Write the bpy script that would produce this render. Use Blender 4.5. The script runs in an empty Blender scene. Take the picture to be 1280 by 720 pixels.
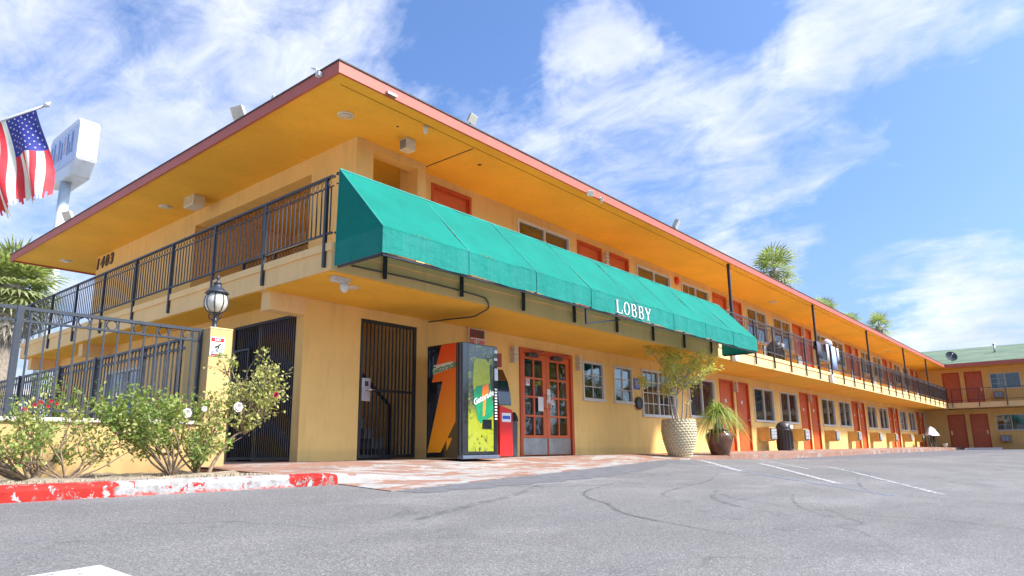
import bpy, math, random
from math import radians as R, sin, cos, pi, sqrt, atan2
from mathutils import Vector, Matrix
rnd = random.Random(7)
SC = bpy.context.scene
COL = SC.collection

# ------------------------------------------------------------------ camera
cam = bpy.data.objects.new('camera', bpy.data.cameras.new('camera'))
COL.objects.link(cam); SC.camera = cam
yaw, pit, rol = R(39.6845), R(11.8173), R(-0.71254)
fw = Vector((cos(pit)*cos(yaw), cos(pit)*sin(yaw), sin(pit)))
r0 = Vector((sin(yaw), -cos(yaw), 0)); u0 = r0.cross(fw)
r1 = r0*cos(rol)+u0*sin(rol); u1 = -r0*sin(rol)+u0*cos(rol)
cam.matrix_world = Matrix(((r1.x, u1.x, -fw.x, 0), (r1.y, u1.y, -fw.y, 0), (r1.z, u1.z, -fw.z, 0), (0, 0, 0, 1)))
cam.data.sensor_width = 36; cam.data.lens = 862.2/1280*36; cam.data.shift_y = 22.1/1280
cam.data.clip_start = 0.05; cam.data.clip_end = 3000

# ------------------------------------------------------------------ node helper
def N(nt, typ, ins=None, **props):
    n = nt.nodes.new(typ)
    for k, v in props.items():
        setattr(n, k, v)
    for k, v in (ins or {}).items():
        s = n.inputs[k]
        if isinstance(v, bpy.types.NodeSocket): nt.links.new(v, s)
        else: s.default_value = v
    return n
def math_(nt, op, a, b=0.0, clamp=False):
    n = N(nt, 'ShaderNodeMath', {0: a, 1: b}, operation=op, use_clamp=clamp); return n.outputs[0]
def ramp(nt, fac, stops, interp='LINEAR'):
    n = N(nt, 'ShaderNodeValToRGB', {0: fac}); cr = n.color_ramp; cr.interpolation = interp
    while len(cr.elements) < len(stops): cr.elements.new(0.5)
    for e, (p, c) in zip(cr.elements, stops):
        e.position = p; e.color = (c, c, c, 1) if isinstance(c, (int, float)) else (*c, 1)
    return n.outputs[0]
def noise(nt, vec, scale, detail=4, rough=.55, dist=0.0):
    n = N(nt, 'ShaderNodeTexNoise', {'Vector': vec, 'Scale': scale, 'Detail': detail, 'Roughness': rough, 'Distortion': dist}); return n.outputs[0]
def mixc(nt, fac, a, b, blend='MIX'):
    n = nt.nodes.new('ShaderNodeMix'); n.data_type = 'RGBA'; n.blend_type = blend
    for s, v in ((n.inputs[0], fac), (n.inputs[6], a), (n.inputs[7], b)):
        if isinstance(v, bpy.types.NodeSocket): nt.links.new(v, s)
        elif isinstance(v, (int, float)): s.default_value = v
        else: s.default_value = (*v, 1)
    return n.outputs[2]
def mapping(nt, vec, scale=(1, 1, 1), loc=(0, 0, 0), rot=(0, 0, 0)):
    n = N(nt, 'ShaderNodeMapping', {'Vector': vec, 'Scale': scale, 'Location': loc, 'Rotation': rot}); return n.outputs[0]

# ------------------------------------------------------------------ world
SUN_EL, SUN_H = 47.0, Vector((0.38, -0.92, 0)).normalized()
W = bpy.data.worlds.new('World'); SC.world = W; W.use_nodes = True
nt = W.node_tree; nt.nodes.clear()
tc = N(nt, 'ShaderNodeTexCoord').outputs['Generated']
sky = N(nt, 'ShaderNodeTexSky', sky_type='NISHITA', sun_disc=False)
sky.sun_elevation = R(SUN_EL); sky.sun_rotation = atan2(SUN_H.x, SUN_H.y); sky.air_density = 1.0; sky.dust_density = 4.0; sky.ozone_density = 2.0
sep = N(nt, 'ShaderNodeSeparateXYZ', {0: tc})
zz = math_(nt, 'ADD', math_(nt, 'MAXIMUM', sep.outputs[2], 0.0), 0.22)
px_ = math_(nt, 'DIVIDE', sep.outputs[0], zz); py_ = math_(nt, 'DIVIDE', sep.outputs[1], zz)
pv = N(nt, 'ShaderNodeCombineXYZ', {0: px_, 1: py_, 2: 0.0}).outputs[0]
pvr = mapping(nt, pv, scale=(1.0, 0.42, 1), rot=(0, 0, R(-38)), loc=(.4, .9, 0))
n1 = noise(nt, pvr, 2.4, 11, .60, .45)
n2 = noise(nt, mapping(nt, pv, scale=(1.0, .7, 1), rot=(0, 0, R(-38)), loc=(3.1, 1.7, 0)), 9.0, 9, .66, .5)
wn = N(nt, 'ShaderNodeTexNoise', {'Vector': tc, 'Scale': 5.0, 'Detail': 5.0, 'Roughness': .6}).outputs['Color']
wd = N(nt, 'ShaderNodeVectorMath', {0: N(nt, 'ShaderNodeVectorMath', {0: wn, 1: (.5, .5, .5)}, operation='SUBTRACT').outputs[0], 'Scale': .22}, operation='SCALE').outputs[0]
tcw = N(nt, 'ShaderNodeVectorMath', {0: N(nt, 'ShaderNodeVectorMath', {0: tc, 1: wd}, operation='ADD').outputs[0]}, operation='NORMALIZE').outputs[0]
def bump_at(d, size, amp):
    dv = Vector(d).normalized()
    dot = N(nt, 'ShaderNodeVectorMath', {0: tcw, 1: tuple(dv)}, operation='DOT_PRODUCT').outputs['Value']
    e = math_(nt, 'MULTIPLY', math_(nt, 'SUBTRACT', 1.0, dot), 1.0/size)
    return math_(nt, 'MULTIPLY', math_(nt, 'MAXIMUM', math_(nt, 'SUBTRACT', 1.0, e), 0.0), amp)
veil = bump_at((.1, .93, .33), .42, 1.0)
veil = math_(nt, 'MULTIPLY', veil, 0.17)
bias = veil
for d, s, a in (((.874, .111, .47), .012, .22), ((.845, .27, .46), .012, .11), ((.80, .36, .45), .010, .06), ((.726, .43, .545), .0022, .24),
                ((.93, .19, .293), .006, .20), ((.986, .10, .15), .012, .30), ((.76, .48, .43), .02, .06), ((.86, .24, .43), .008, .10), ((.55, .72, .50), .01, .09),
                ((.90, .33, .27), .008, .14), ((.8, .0, .6), .03, .1),
                ((.939, .08, .333), .03, -.22), ((.625, .569, .534), .012, -.12), ((.80, .24, .545), .012, -.1), ((.96, .2, .22), .004, -.1)):
    bias = math_(nt, 'ADD', bias, bump_at(d, s, a))
m = math_(nt, 'ADD', math_(nt, 'ADD', math_(nt, 'MULTIPLY', n1, .60), math_(nt, 'MULTIPLY', n2, .40)), bias)
mask = ramp(nt, m, [(.51, 0.0), (.58, .22), (.68, .62), (.79, .96)])
shade = noise(nt, mapping(nt, pv, loc=(7, 2, 0)), 2.2, 5, .55, .2)
ccol = mixc(nt, ramp(nt, shade, [(.35, 0.0), (.65, 1.0)]), (2.6, 2.9, 4.0), (4.2, 4.3, 4.7))
skyc = mixc(nt, 1.0, sky.outputs[0], (.56, .74, 1.0), 'MULTIPLY')
haze = ramp(nt, sep.outputs[2], [(0.0, .45), (.12, .14), (.32, 0.0)])
skyc = mixc(nt, haze, skyc, (2.2, 3.0, 4.4))
allc = mixc(nt, mask, skyc, ccol)
bg = N(nt, 'ShaderNodeBackground', {'Color': allc, 'Strength': 0.054})
N(nt, 'ShaderNodeOutputWorld', {0: bg.outputs[0]})

sun = bpy.data.objects.new('sun', bpy.data.lights.new('sun', 'SUN')); COL.objects.link(sun)
sun.data.energy = 1.5; sun.data.angle = R(7); sun.data.color = (1.0, .94, .85)
sd = SUN_H*cos(R(SUN_EL)) + Vector((0, 0, sin(R(SUN_EL))))
sun.rotation_euler = (-sd).to_track_quat('-Z', 'Y').to_euler()
SC.view_settings.view_transform = 'Standard'; SC.view_settings.look = 'None'
SC.view_settings.exposure = 2.45; SC.view_settings.gamma = 1.0
try:
    SC.cycles.use_denoising = True; SC.cycles.max_bounces = 8; SC.cycles.diffuse_bounces = 5; SC.cycles.transparent_max_bounces = 16
except Exception: pass

# ------------------------------------------------------------------ materials
def material(name):
    m = bpy.data.materials.new(name); m.use_nodes = True
    nt = m.node_tree; nt.nodes.clear()
    b = N(nt, 'ShaderNodeBsdfPrincipled'); o = N(nt, 'ShaderNodeOutputMaterial', {0: b.outputs[0]})
    return m, nt, b, o
def oc(nt): return N(nt, 'ShaderNodeTexCoord').outputs['Object']
def wc(nt): return N(nt, 'ShaderNodeNewGeometry').outputs['Position']
def setb(nt, b, **k):
    for kk, v in k.items():
        s = b.inputs[kk.replace('_', ' ')]
        if isinstance(v, bpy.types.NodeSocket): nt.links.new(v, s)
        elif isinstance(v, tuple) and len(v) == 3: s.default_value = (*v, 1)
        else: s.default_value = v
def bump(nt, b, h, strength=.3, dist=.01):
    n = N(nt, 'ShaderNodeBump', {'Height': h, 'Strength': strength, 'Distance': dist}); nt.links.new(n.outputs[0], b.inputs['Normal'])
def simple(name, c, rough=.5, metal=0.0, var=.12, scale=6.0, bmp=0.0, bscale=60, coat=0.0, spec=.5, world=True):
    m, nt, b, o = material(name); v = wc(nt) if world else oc(nt)
    f = noise(nt, v, scale, 5, .6)
    d = tuple(max(0, x*(1-var)) for x in c); l = tuple(min(1, x*(1+var)) for x in c)
    setb(nt, b, Base_Color=mixc(nt, ramp(nt, f, [(.3, 0.0), (.7, 1.0)]), d, l), Roughness=rough, Metallic=metal, Coat_Weight=coat)
    b.inputs['Specular IOR Level'].default_value = spec
    if bmp: bump(nt, b, noise(nt, v, bscale, 3), bmp, .01)
    return m
MT = {}
def stucco(name, base, dirt=.25):
    m, nt, b, o = material(name); v = wc(nt)
    f = ramp(nt, noise(nt, v, .9, 5, .6), [(.3, 0.0), (.7, 1.0)])
    c = mixc(nt, f, tuple(x*.90 for x in base), tuple(min(1, x*1.07) for x in base))
    streak = ramp(nt, noise(nt, mapping(nt, v, scale=(3, 3, .35)), 2.2, 6, .65), [(.52, 0.0), (.78, 1.0)])
    c = mixc(nt, math_(nt, 'MULTIPLY', streak, dirt), c, tuple(x*.52 for x in (base[0]*.95, base[1]*1.0, base[2]*1.25)))
    z = N(nt, 'ShaderNodeSeparateXYZ', {0: v}).outputs[2]
    low = math_(nt, 'MULTIPLY', ramp(nt, z, [(0.0, 1.0), (.06, 0.0)]), noise(nt, v, 7, 6, .7))
    c = mixc(nt, math_(nt, 'MULTIPLY', low, .3), c, (.3, .2, .12))
    c = mixc(nt, math_(nt, 'MULTIPLY', ramp(nt, noise(nt, v, 45, 3, .7), [(.35, 1.0), (.6, 0.0)]), .12), c, tuple(x*.6 for x in base))
    setb(nt, b, Base_Color=c, Roughness=.85); b.inputs['Specular IOR Level'].default_value = .25
    bump(nt, b, noise(nt, v, 90, 4, .7), .35, .006)
    return m
MT['stucco'] = stucco('stucco_ochre', (.86, .55, .185), .38)
MT['stucco_garden'] = stucco('stucco_garden', (.60, .40, .17), .35)
MT['soffit'] = stucco('soffit_ochre', (.86, .47, .055), .22)
MT['trim'] = stucco('trim_pale_ochre', (.84, .56, .25), .35)
def peel(name, c1, c2, thr=.6, scale=5, rough=.55):
    m, nt, b, o = material(name); v = wc(nt)
    f = ramp(nt, noise(nt, v, scale, 8, .72, .3), [(thr, 0.0), (thr+.03, 1.0)])
    g = ramp(nt, noise(nt, v, 1.3, 4), [(.3, .0), (.7, 1.0)])
    a = mixc(nt, g, tuple(x*.88 for x in c1), c1)
    setb(nt, b, Base_Color=mixc(nt, f, a, c2), Roughness=rough); bump(nt, b, f, .25, .004); return m
MT['fascia'] = peel('fascia_salmon', (.47, .115, .075), (.62, .50, .42), .66, 7)
MT['door'] = simple('door_vermilion', (.60, .115, .028), .42, var=.12, scale=3, bmp=.05, coat=.1)
MT['door_back'] = simple('door_brick_red', (.56, .125, .045), .45, var=.1, scale=3)
MT['door_frame'] = simple('frame_vermilion', (.52, .08, .02), .45, var=.12, scale=5)
MT['black'] = simple('black_paint', (.018, .018, .022), .42, var=.3, scale=12, spec=.5)
MT['blackrail'] = simple('rail_paint', (.03, .03, .038), .4, var=.35, scale=9)
MT['greyiron'] = simple('grey_iron', (.030, .036, .048), .45, var=.25, scale=9)
MT['alu'] = simple('window_frame_paint', (.62, .60, .55), .4, var=.08)
MT['white'] = simple('white_paint', (.70, .70, .68), .5, var=.06, scale=9)
MT['offwhite'] = simple('fixture_cream', (.66, .60, .47), .5, var=.1, scale=20)
MT['steel'] = simple('steel_plate', (.45, .45, .46), .28, .85, var=.2, scale=4)
MT['chrome'] = simple('chrome', (.6, .6, .6), .15, 1.0, var=.05)
MT['grill'] = simple('grille_grey', (.55, .56, .58), .5, var=.15, scale=30)
MT['wood'] = simple('ac_sleeve_ochre', (.60, .36, .10), .6, var=.15, scale=6)
MT['red'] = simple('red_plastic', (.65, .012, .01), .35, var=.08, coat=.3)
MT['darkgrey'] = simple('dark_grey_plastic', (.05, .052, .058), .45, var=.2)
MT['blue'] = simple('sign_blue', (.02, .09, .42), .4, var=.08)
MT['stairgrey'] = simple('stair_grey', (.16, .15, .14), .85, var=.3)
MT['concrete'] = simple('concrete_cap', (.58, .54, .47), .85, var=.25, scale=12, bmp=.4)
MT['bark'] = simple('bark_grey', (.30, .26, .22), .85, var=.35, scale=25, bmp=.6, bscale=50)
MT['palebark'] = simple('pale_bark', (.36, .31, .26), .85, var=.3, scale=25, bmp=.5)
MT['rosebark'] = simple('rose_stem', (.20, .14, .09), .8, var=.35, scale=30, bmp=.4)
MT['palmbark'] = simple('palm_trunk', (.27, .22, .17), .9, var=.4, scale=9, bmp=.8, bscale=20)
MT['soil'] = simple('potting_soil', (.07, .05, .035), .95, var=.4, scale=30, bmp=1.0)
MT['tan'] = simple('rock_tan', (.55, .47, .30), .6, var=.12, scale=14, bmp=.2)
MT['brownglaze'] = simple('brown_glaze', (.13, .055, .028), .22, var=.55, scale=5, coat=.5)
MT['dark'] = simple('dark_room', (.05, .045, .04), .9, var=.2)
MT['curtain'] = simple('curtain_taupe', (.22, .19, .165), .9, var=.15, scale=4)
MT['curtain2'] = simple('curtain_brown', (.30, .24, .18), .9, var=.15, scale=4)
MT['sheer'] = simple('curtain_bluegrey', (.42, .47, .50), .9, var=.1, scale=4)
MT['cloth_white'] = simple('cloth_white', (.50, .50, .55), .9, var=.08, scale=5, bmp=.2)
MT['cloth_blue'] = simple('cloth_bluegrey', (.33, .40, .58), .9, var=.2, scale=5)
MT['cloth_dark'] = simple('cloth_dark', (.09, .09, .13), .9, var=.3, scale=5)
MT['rubber'] = simple('rubber', (.03, .03, .032), .8, var=.2)
MT['lampglass'] = simple('lamp_seeded_glass', (.55, .52, .44), .18, var=.15, scale=30, coat=.4)
MT['pylon'] = simple('sign_cabinet_white', (.72, .73, .75), .45, var=.1, scale=1.5)
MT['pylonunder'] = simple('sign_cabinet_under', (.42, .39, .34), .6, var=.25, scale=3)
MT['polepaint'] = simple('pole_paint', (.50, .55, .56), .55, var=.15, scale=4)
MT['shingle_dark'] = simple('roof_edge_dark', (.09, .075, .07), .9, var=.3, scale=8)
MT['tube'] = simple('conduit', (.10, .085, .07), .5, var=.2)
MT['washed_blue'] = simple('washed_blue', (.20, .28, .50), .5, var=.3, scale=3)
MT['facepale'] = simple('sign_face_blue_white', (.50, .58, .74), .35, var=.08, scale=1)

def leafmat(name, c1, c2, c3, scale=3.0, trans=.25):
    m, nt, b, o = material(name)
    v = wc(nt); f = noise(nt, v, scale, 4, .7)
    oi = noise(nt, v, scale*6, 2, .5)
    c = mixc(nt, ramp(nt, f, [(.35, 0.0), (.65, 1.0)]), c1, c2)
    c = mixc(nt, ramp(nt, oi, [(.5, 0.0), (.68, 1.0)]), c, c3)
    setb(nt, b, Base_Color=c, Roughness=.55); b.inputs['Specular IOR Level'].default_value = .35
    t = N(nt, 'ShaderNodeBsdfTranslucent', {0: mixc(nt, 1.0, c, (1.3, 1.5, .6), 'MULTIPLY')})
    mx = N(nt, 'ShaderNodeMixShader', {0: trans, 1: b.outputs[0], 2: t.outputs[0]})
    nt.links.new(mx.outputs[0], o.inputs[0]); return m
MT['rose'] = leafmat('rose_leaves', (.13, .22, .05), (.27, .33, .08), (.46, .45, .16), 5, .35)
MT['rose_dry'] = leafmat('sparse_leaves', (.26, .29, .08), (.42, .42, .12), (.56, .50, .22), 5)
MT['treeleaf'] = leafmat('tree_leaves', (.46, .46, .10), (.66, .60, .17), (.70, .56, .26), 4, .45)
MT['pony'] = leafmat('ponytail_leaves', (.16, .27, .05), (.32, .38, .09), (.5, .42, .18), 6, .35)
MT['frond'] = leafmat('palm_fronds', (.17, .21, .08), (.33, .35, .16), (.50, .47, .32), 1.2, .4)
MT['frond_dry'] = leafmat('dry_fronds', (.42, .36, .28), (.56, .50, .42), (.33, .28, .22), 2, .1)
MT['farleaf'] = leafmat('far_foliage', (.05, .09, .03), (.12, .16, .05), (.2, .2, .08), .6)
MT['petal_white'] = simple('petal_white', (.62, .56, .52), .7, var=.05)
MT['petal_red'] = simple('petal_red', (.38, .01, .03), .6, var=.2)

def glassmat():
    m, nt, b, o = material('window_glass'); nt.nodes.remove(b)
    fr = N(nt, 'ShaderNodeLayerWeight', {'Blend': .28}).outputs['Fresnel']
    fac = math_(nt, 'ADD', math_(nt, 'MULTIPLY', fr, .75), .06, True)
    g = N(nt, 'ShaderNodeBsdfGlossy', {'Color': (.95, .97, 1, 1), 'Roughness': .02})
    bp = N(nt, 'ShaderNodeBump', {'Height': noise(nt, wc(nt), 1.4, 2), 'Strength': .10, 'Distance': .05}); nt.links.new(bp.outputs[0], g.inputs['Normal'])
    t = N(nt, 'ShaderNodeBsdfTransparent', {'Color': (.75, .78, .78, 1)})
    mx = N(nt, 'ShaderNodeMixShader', {0: fac, 1: t.outputs[0], 2: g.outputs[0]}); nt.links.new(mx.outputs[0], o.inputs[0]); return m
MT['glass'] = glassmat()

def asphaltmat():
    m, nt, b, o = material('asphalt'); v = wc(nt)
    big = ramp(nt, noise(nt, v, .35, 6, .6, .3), [(.3, 0.0), (.7, 1.0)])
    c = mixc(nt, big, (.146, .139, .134), (.205, .196, .190))
    st = ramp(nt, noise(nt, mapping(nt, v, scale=(.25, 1.3, 1), rot=(0, 0, R(12))), 1.6, 7, .68), [(.46, 0.0), (.72, 1.0)])
    c = mixc(nt, math_(nt, 'MULTIPLY', st, .5), c, (.12, .12, .128))
    wear = ramp(nt, noise(nt, mapping(nt, v, scale=(.5, 1, 1)), .9, 5, .6), [(.55, 0.0), (.7, 1.0)])
    c = mixc(nt, math_(nt, 'MULTIPLY', wear, .35), c, (.30, .285, .28))
    vo = N(nt, 'ShaderNodeTexVoronoi', {'Vector': v, 'Scale': 95.0})
    sp = ramp(nt, N(nt, 'ShaderNodeSeparateColor', {0: vo.outputs['Color']}).outputs[0], [(0.0, .68), (.5, .93), (.85, 1.1), (1.0, 1.5)])
    cb = N(nt, 'ShaderNodeCombineColor', {0: sp, 1: sp, 2: sp}).outputs[0]
    c = mixc(nt, .85, c, cb, 'MULTIPLY')
    fine = ramp(nt, noise(nt, v, 160, 3, .7), [(.3, .72), (.7, 1.25)])
    c = mixc(nt, .8, c, N(nt, 'ShaderNodeCombineColor', {0: fine, 1: fine, 2: fine}).outputs[0], 'MULTIPLY')
    spots = ramp(nt, noise(nt, v, 3.1, 4, .6), [(.64, 0.0), (.72, 1.0)])
    c = mixc(nt, math_(nt, 'MULTIPLY', spots, .45), c, (.07, .07, .075))
    ck = N(nt, 'ShaderNodeTexVoronoi', {'Vector': N(nt, 'ShaderNodeVectorMath', {0: v, 1: N(nt, 'ShaderNodeTexNoise', {'Vector': v, 'Scale': 1.2, 'Detail': 4.0}).outputs['Color']}, operation='ADD').outputs[0], 'Scale': .33}, feature='DISTANCE_TO_EDGE')
    cr = ramp(nt, ck.outputs['Distance'], [(0.0, 1.0), (.010, 0.0)])
    cr = math_(nt, 'MULTIPLY', cr, ramp(nt, noise(nt, v, .5, 2), [(.44, 0.0), (.54, .45)]))
    c = mixc(nt, cr, c, (.06, .06, .062))
    setb(nt, b, Base_Color=c, Roughness=.9); b.inputs['Specular IOR Level'].default_value = .3
    bump(nt, b, math_(nt, 'ADD', vo.outputs['Distance'], noise(nt, v, 160, 3)), .6, .006); return m
MT['asphalt'] = asphaltmat()

def walkmat():
    m, nt, b, o = material('walkway_painted'); v = wc(nt)
    s = N(nt, 'ShaderNodeSeparateXYZ', {0: v})
    terra = mixc(nt, ramp(nt, noise(nt, v, 2.5, 6, .65), [(.3, 0.0), (.7, 1.0)]), (.235, .115, .078), (.32, .18, .125))
    vv = mapping(nt, v, scale=(.55, 1.25, 1), rot=(0, 0, R(20)))
    f = noise(nt, vv, 2.3, 10, .72, .5)
    # wear is heaviest on the ramp beside the drive, light along the doors
    ramp_x = ramp(nt, math_(nt, 'MULTIPLY', s.outputs[0], .05), [(.2, -.02), (.27, .045), (.62, .045), (.85, -.08)])
    near = ramp(nt, math_(nt, 'MULTIPLY', math_(nt, 'SUBTRACT', 9.0, s.outputs[1]), .25), [(.1, -.06), (.55, .01), (.95, .055)])
    t = math_(nt, 'ADD', math_(nt, 'ADD', f, ramp_x), near)
    k = ramp(nt, t, [(.555, 0.0), (.585, 1.0)])
    wcol = mixc(nt, ramp(nt, noise(nt, v, 6, 6, .7), [(.35, 0.0), (.7, 1.0)]), (.28, .26, .245), (.42, .40, .38))
    c = mixc(nt, k, terra, wcol)
    g = ramp(nt, noise(nt, vv, 1.4, 8, .7, .6), [(.56, 0.0), (.62, 1.0)])
    c = mixc(nt, math_(nt, 'MULTIPLY', g, .6), c, (.20, .165, .15))
    c = mixc(nt, ramp(nt, noise(nt, v, 40, 4, .7), [(.3, .25), (.55, 0.0)]), c, (.16, .11, .09))
    setb(nt, b, Base_Color=c, Roughness=.75); bump(nt, b, k, .3, .003); return m
MT['walk'] = walkmat()

def kerbmat():
    m, nt, b, o = material('kerb_red_white'); v = wc(nt); s = N(nt, 'ShaderNodeSeparateXYZ', {0: v})
    wob = math_(nt, 'MULTIPLY', math_(nt, 'SUBTRACT', noise(nt, v, 6, 6, .7), .5), 1.1)
    x = math_(nt, 'ADD', s.outputs[0], wob)
    band = ramp(nt, math_(nt, 'MULTIPLY', x, .1), [(.228, 0.0), (.231, 1.0), (.378, 1.0), (.381, 0.0)])
    fl = ramp(nt, noise(nt, v, 9, 8, .7, .4), [(.58, 0.0), (.595, 1.0)])
    fl2 = ramp(nt, noise(nt, mapping(nt, v, loc=(4, 3, 1)), 11, 8, .72, .4), [(.57, 0.0), (.585, 1.0)])
    red = mixc(nt, ramp(nt, noise(nt, v, 5, 4), [(.3, 0.0), (.7, 1.0)]), (.30, .014, .010), (.42, .03, .022))
    wh = mixc(nt, ramp(nt, noise(nt, v, 14, 6, .7), [(.3, 0.0), (.6, 1.0)]), (.25, .24, .23), (.40, .395, .385))
    lowz = ramp(nt, math_(nt, 'ADD', math_(nt, 'MULTIPLY', math_(nt, 'ADD', s.outputs[2], .33), 5.0), math_(nt, 'MULTIPLY', noise(nt, v, 20, 5), .5)), [(.38, 1.0), (.42, 0.0)])
    a = mixc(nt, band, red, wh)
    other = mixc(nt, band, wh, red)
    c = mixc(nt, fl, a, other)
    c = mixc(nt, math_(nt, 'MULTIPLY', lowz, math_(nt, 'MULTIPLY', band, ramp(nt, noise(nt, v, 7, 3), [(.4, 0.0), (.5, 1.0)]))), c, (.50, .10, .08))
    c = mixc(nt, math_(nt, 'MULTIPLY', fl2, .75), c, (.22, .20, .18))
    setb(nt, b, Base_Color=c, Roughness=.8); b.inputs['Specular IOR Level'].default_value = .2; bump(nt, b, fl, .4, .003); return m
MT['kerb'] = kerbmat()
MT['dirt'] = simple('bed_dirt', (.30, .24, .17), .95, var=.4, scale=9, bmp=1.0, bscale=35)

def worn(name, c, thr=.5, scale=14, edge=.12, base=0.0):
    m, nt, b, o = material(name); v = wc(nt)
    f = ramp(nt, noise(nt, v, scale, 6, .75), [(thr-edge, base), (thr+edge, 1.0)])
    setb(nt, b, Base_Color=c, Roughness=.8)
    t = N(nt, 'ShaderNodeBsdfTransparent'); mx = N(nt, 'ShaderNodeMixShader', {0: f, 1: t.outputs[0], 2: b.outputs[0]})
    nt.links.new(mx.outputs[0], o.inputs[0]); return m
MT['line_white'] = worn('line_white', (.52, .52, .53), .49, 18)
MT['line_solid'] = worn('line_solid', (.46, .45, .44), .40, 22, .10, .1)
MT['line_faded'] = worn('line_faded', (.55, .55, .55), .54, 12)
MT['line_blue'] = worn('line_blue', (.16, .22, .36), .54, 12)
MT['skid'] = worn('tyre_rubber_mark', (.09, .09, .095), .57, 9, .2)
MT['skid_soft'] = worn('tyre_mark_soft', (.12, .12, .125), .63, 7, .2)
MT['patch'] = worn('patch_asphalt', (.135, .135, .145), .40, 5, .2, .55)

def awningmat():
    m, nt, b, o = material('awning_teal'); v = wc(nt)
    f = ramp(nt, noise(nt, v, 1.2, 6, .6), [(.3, 0.0), (.7, 1.0)])
    c = mixc(nt, f, (.0, .165, .125), (.0, .215, .165))
    pale = ramp(nt, noise(nt, mapping(nt, v, scale=(1.2, 1, 3.5), rot=(0, R(20), 0)), 3.0, 7, .68), [(.5, 0.0), (.75, 1.0)])
    c = mixc(nt, math_(nt, 'MULTIPLY', pale, .22), c, (.01, .28, .23))
    s = N(nt, 'ShaderNodeSeparateXYZ', {0: v}).outputs[2]
    vz = ramp(nt, math_(nt, 'MULTIPLY', s, .2), [(.535, 1.0), (.542, 0.0)])
    fade = math_(nt, 'MULTIPLY', vz, ramp(nt, noise(nt, mapping(nt, v, scale=(2.2, 1, .6)), 2.0, 6, .7), [(.35, .2), (.65, .75)]))
    c = mixc(nt, fade, c, (.03, .25, .215))
    dr = ramp(nt, noise(nt, mapping(nt, v, scale=(7, 1, .5)), 1.6, 6, .7), [(.55, 0.0), (.75, .35)])
    c = mixc(nt, dr, c, (.02, .12, .11))
    setb(nt, b, Base_Color=c, Roughness=.75); b.inputs['Specular IOR Level'].default_value = .2
    wv_ = noise(nt, v, 260, 2, .5)
    w = math_(nt, 'ADD', noise(nt, mapping(nt, v, scale=(1, 1, 2.0)), 3.5, 5, .6), math_(nt, 'MULTIPLY', noise(nt, mapping(nt, v, scale=(6, 1, 1.2), rot=(0, R(25), 0)), 2.5, 4, .5, 1.0), .8))
    bump(nt, b, w, .6, .035)
    t = N(nt, 'ShaderNodeBsdfTranslucent', {0: c}); mx = N(nt, 'ShaderNodeMixShader', {0: .12, 1: b.outputs[0], 2: t.outputs[0]})
    nt.links.new(mx.outputs[0], o.inputs[0]); return m
MT['awning'] = awningmat()
MT['awning_seam'] = simple('awning_seam', (.03, .30, .25), .5, var=.05)
def greenroofmat():
    m, nt, b, o = material('green_shingles'); v = wc(nt)
    f = noise(nt, mapping(nt, v, scale=(1, .35, 1)), 1.6, 8, .7)
    c = mixc(nt, ramp(nt, f, [(.3, 0.0), (.5, .5), (.7, 1.0)]), (.07, .125, .08), (.19, .245, .16))
    sx = N(nt, 'ShaderNodeSeparateXYZ', {0: v}).outputs[0]
    wv = math_(nt, 'FRACT', math_(nt, 'MULTIPLY', sx, 4.0))
    c = mixc(nt, ramp(nt, wv, [(0.0, .5), (.12, 0.0)]), c, (.07, .11, .07))
    c = mixc(nt, ramp(nt, noise(nt, mapping(nt, v, scale=(3, .5, 1)), 3, 5, .7), [(.6, 0.0), (.7, .5)]), c, (.24, .19, .12))
    setb(nt, b, Base_Color=c, Roughness=.9); bump(nt, b, wv, .5, .02); return m
MT['greenroof'] = greenroofmat()

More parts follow.
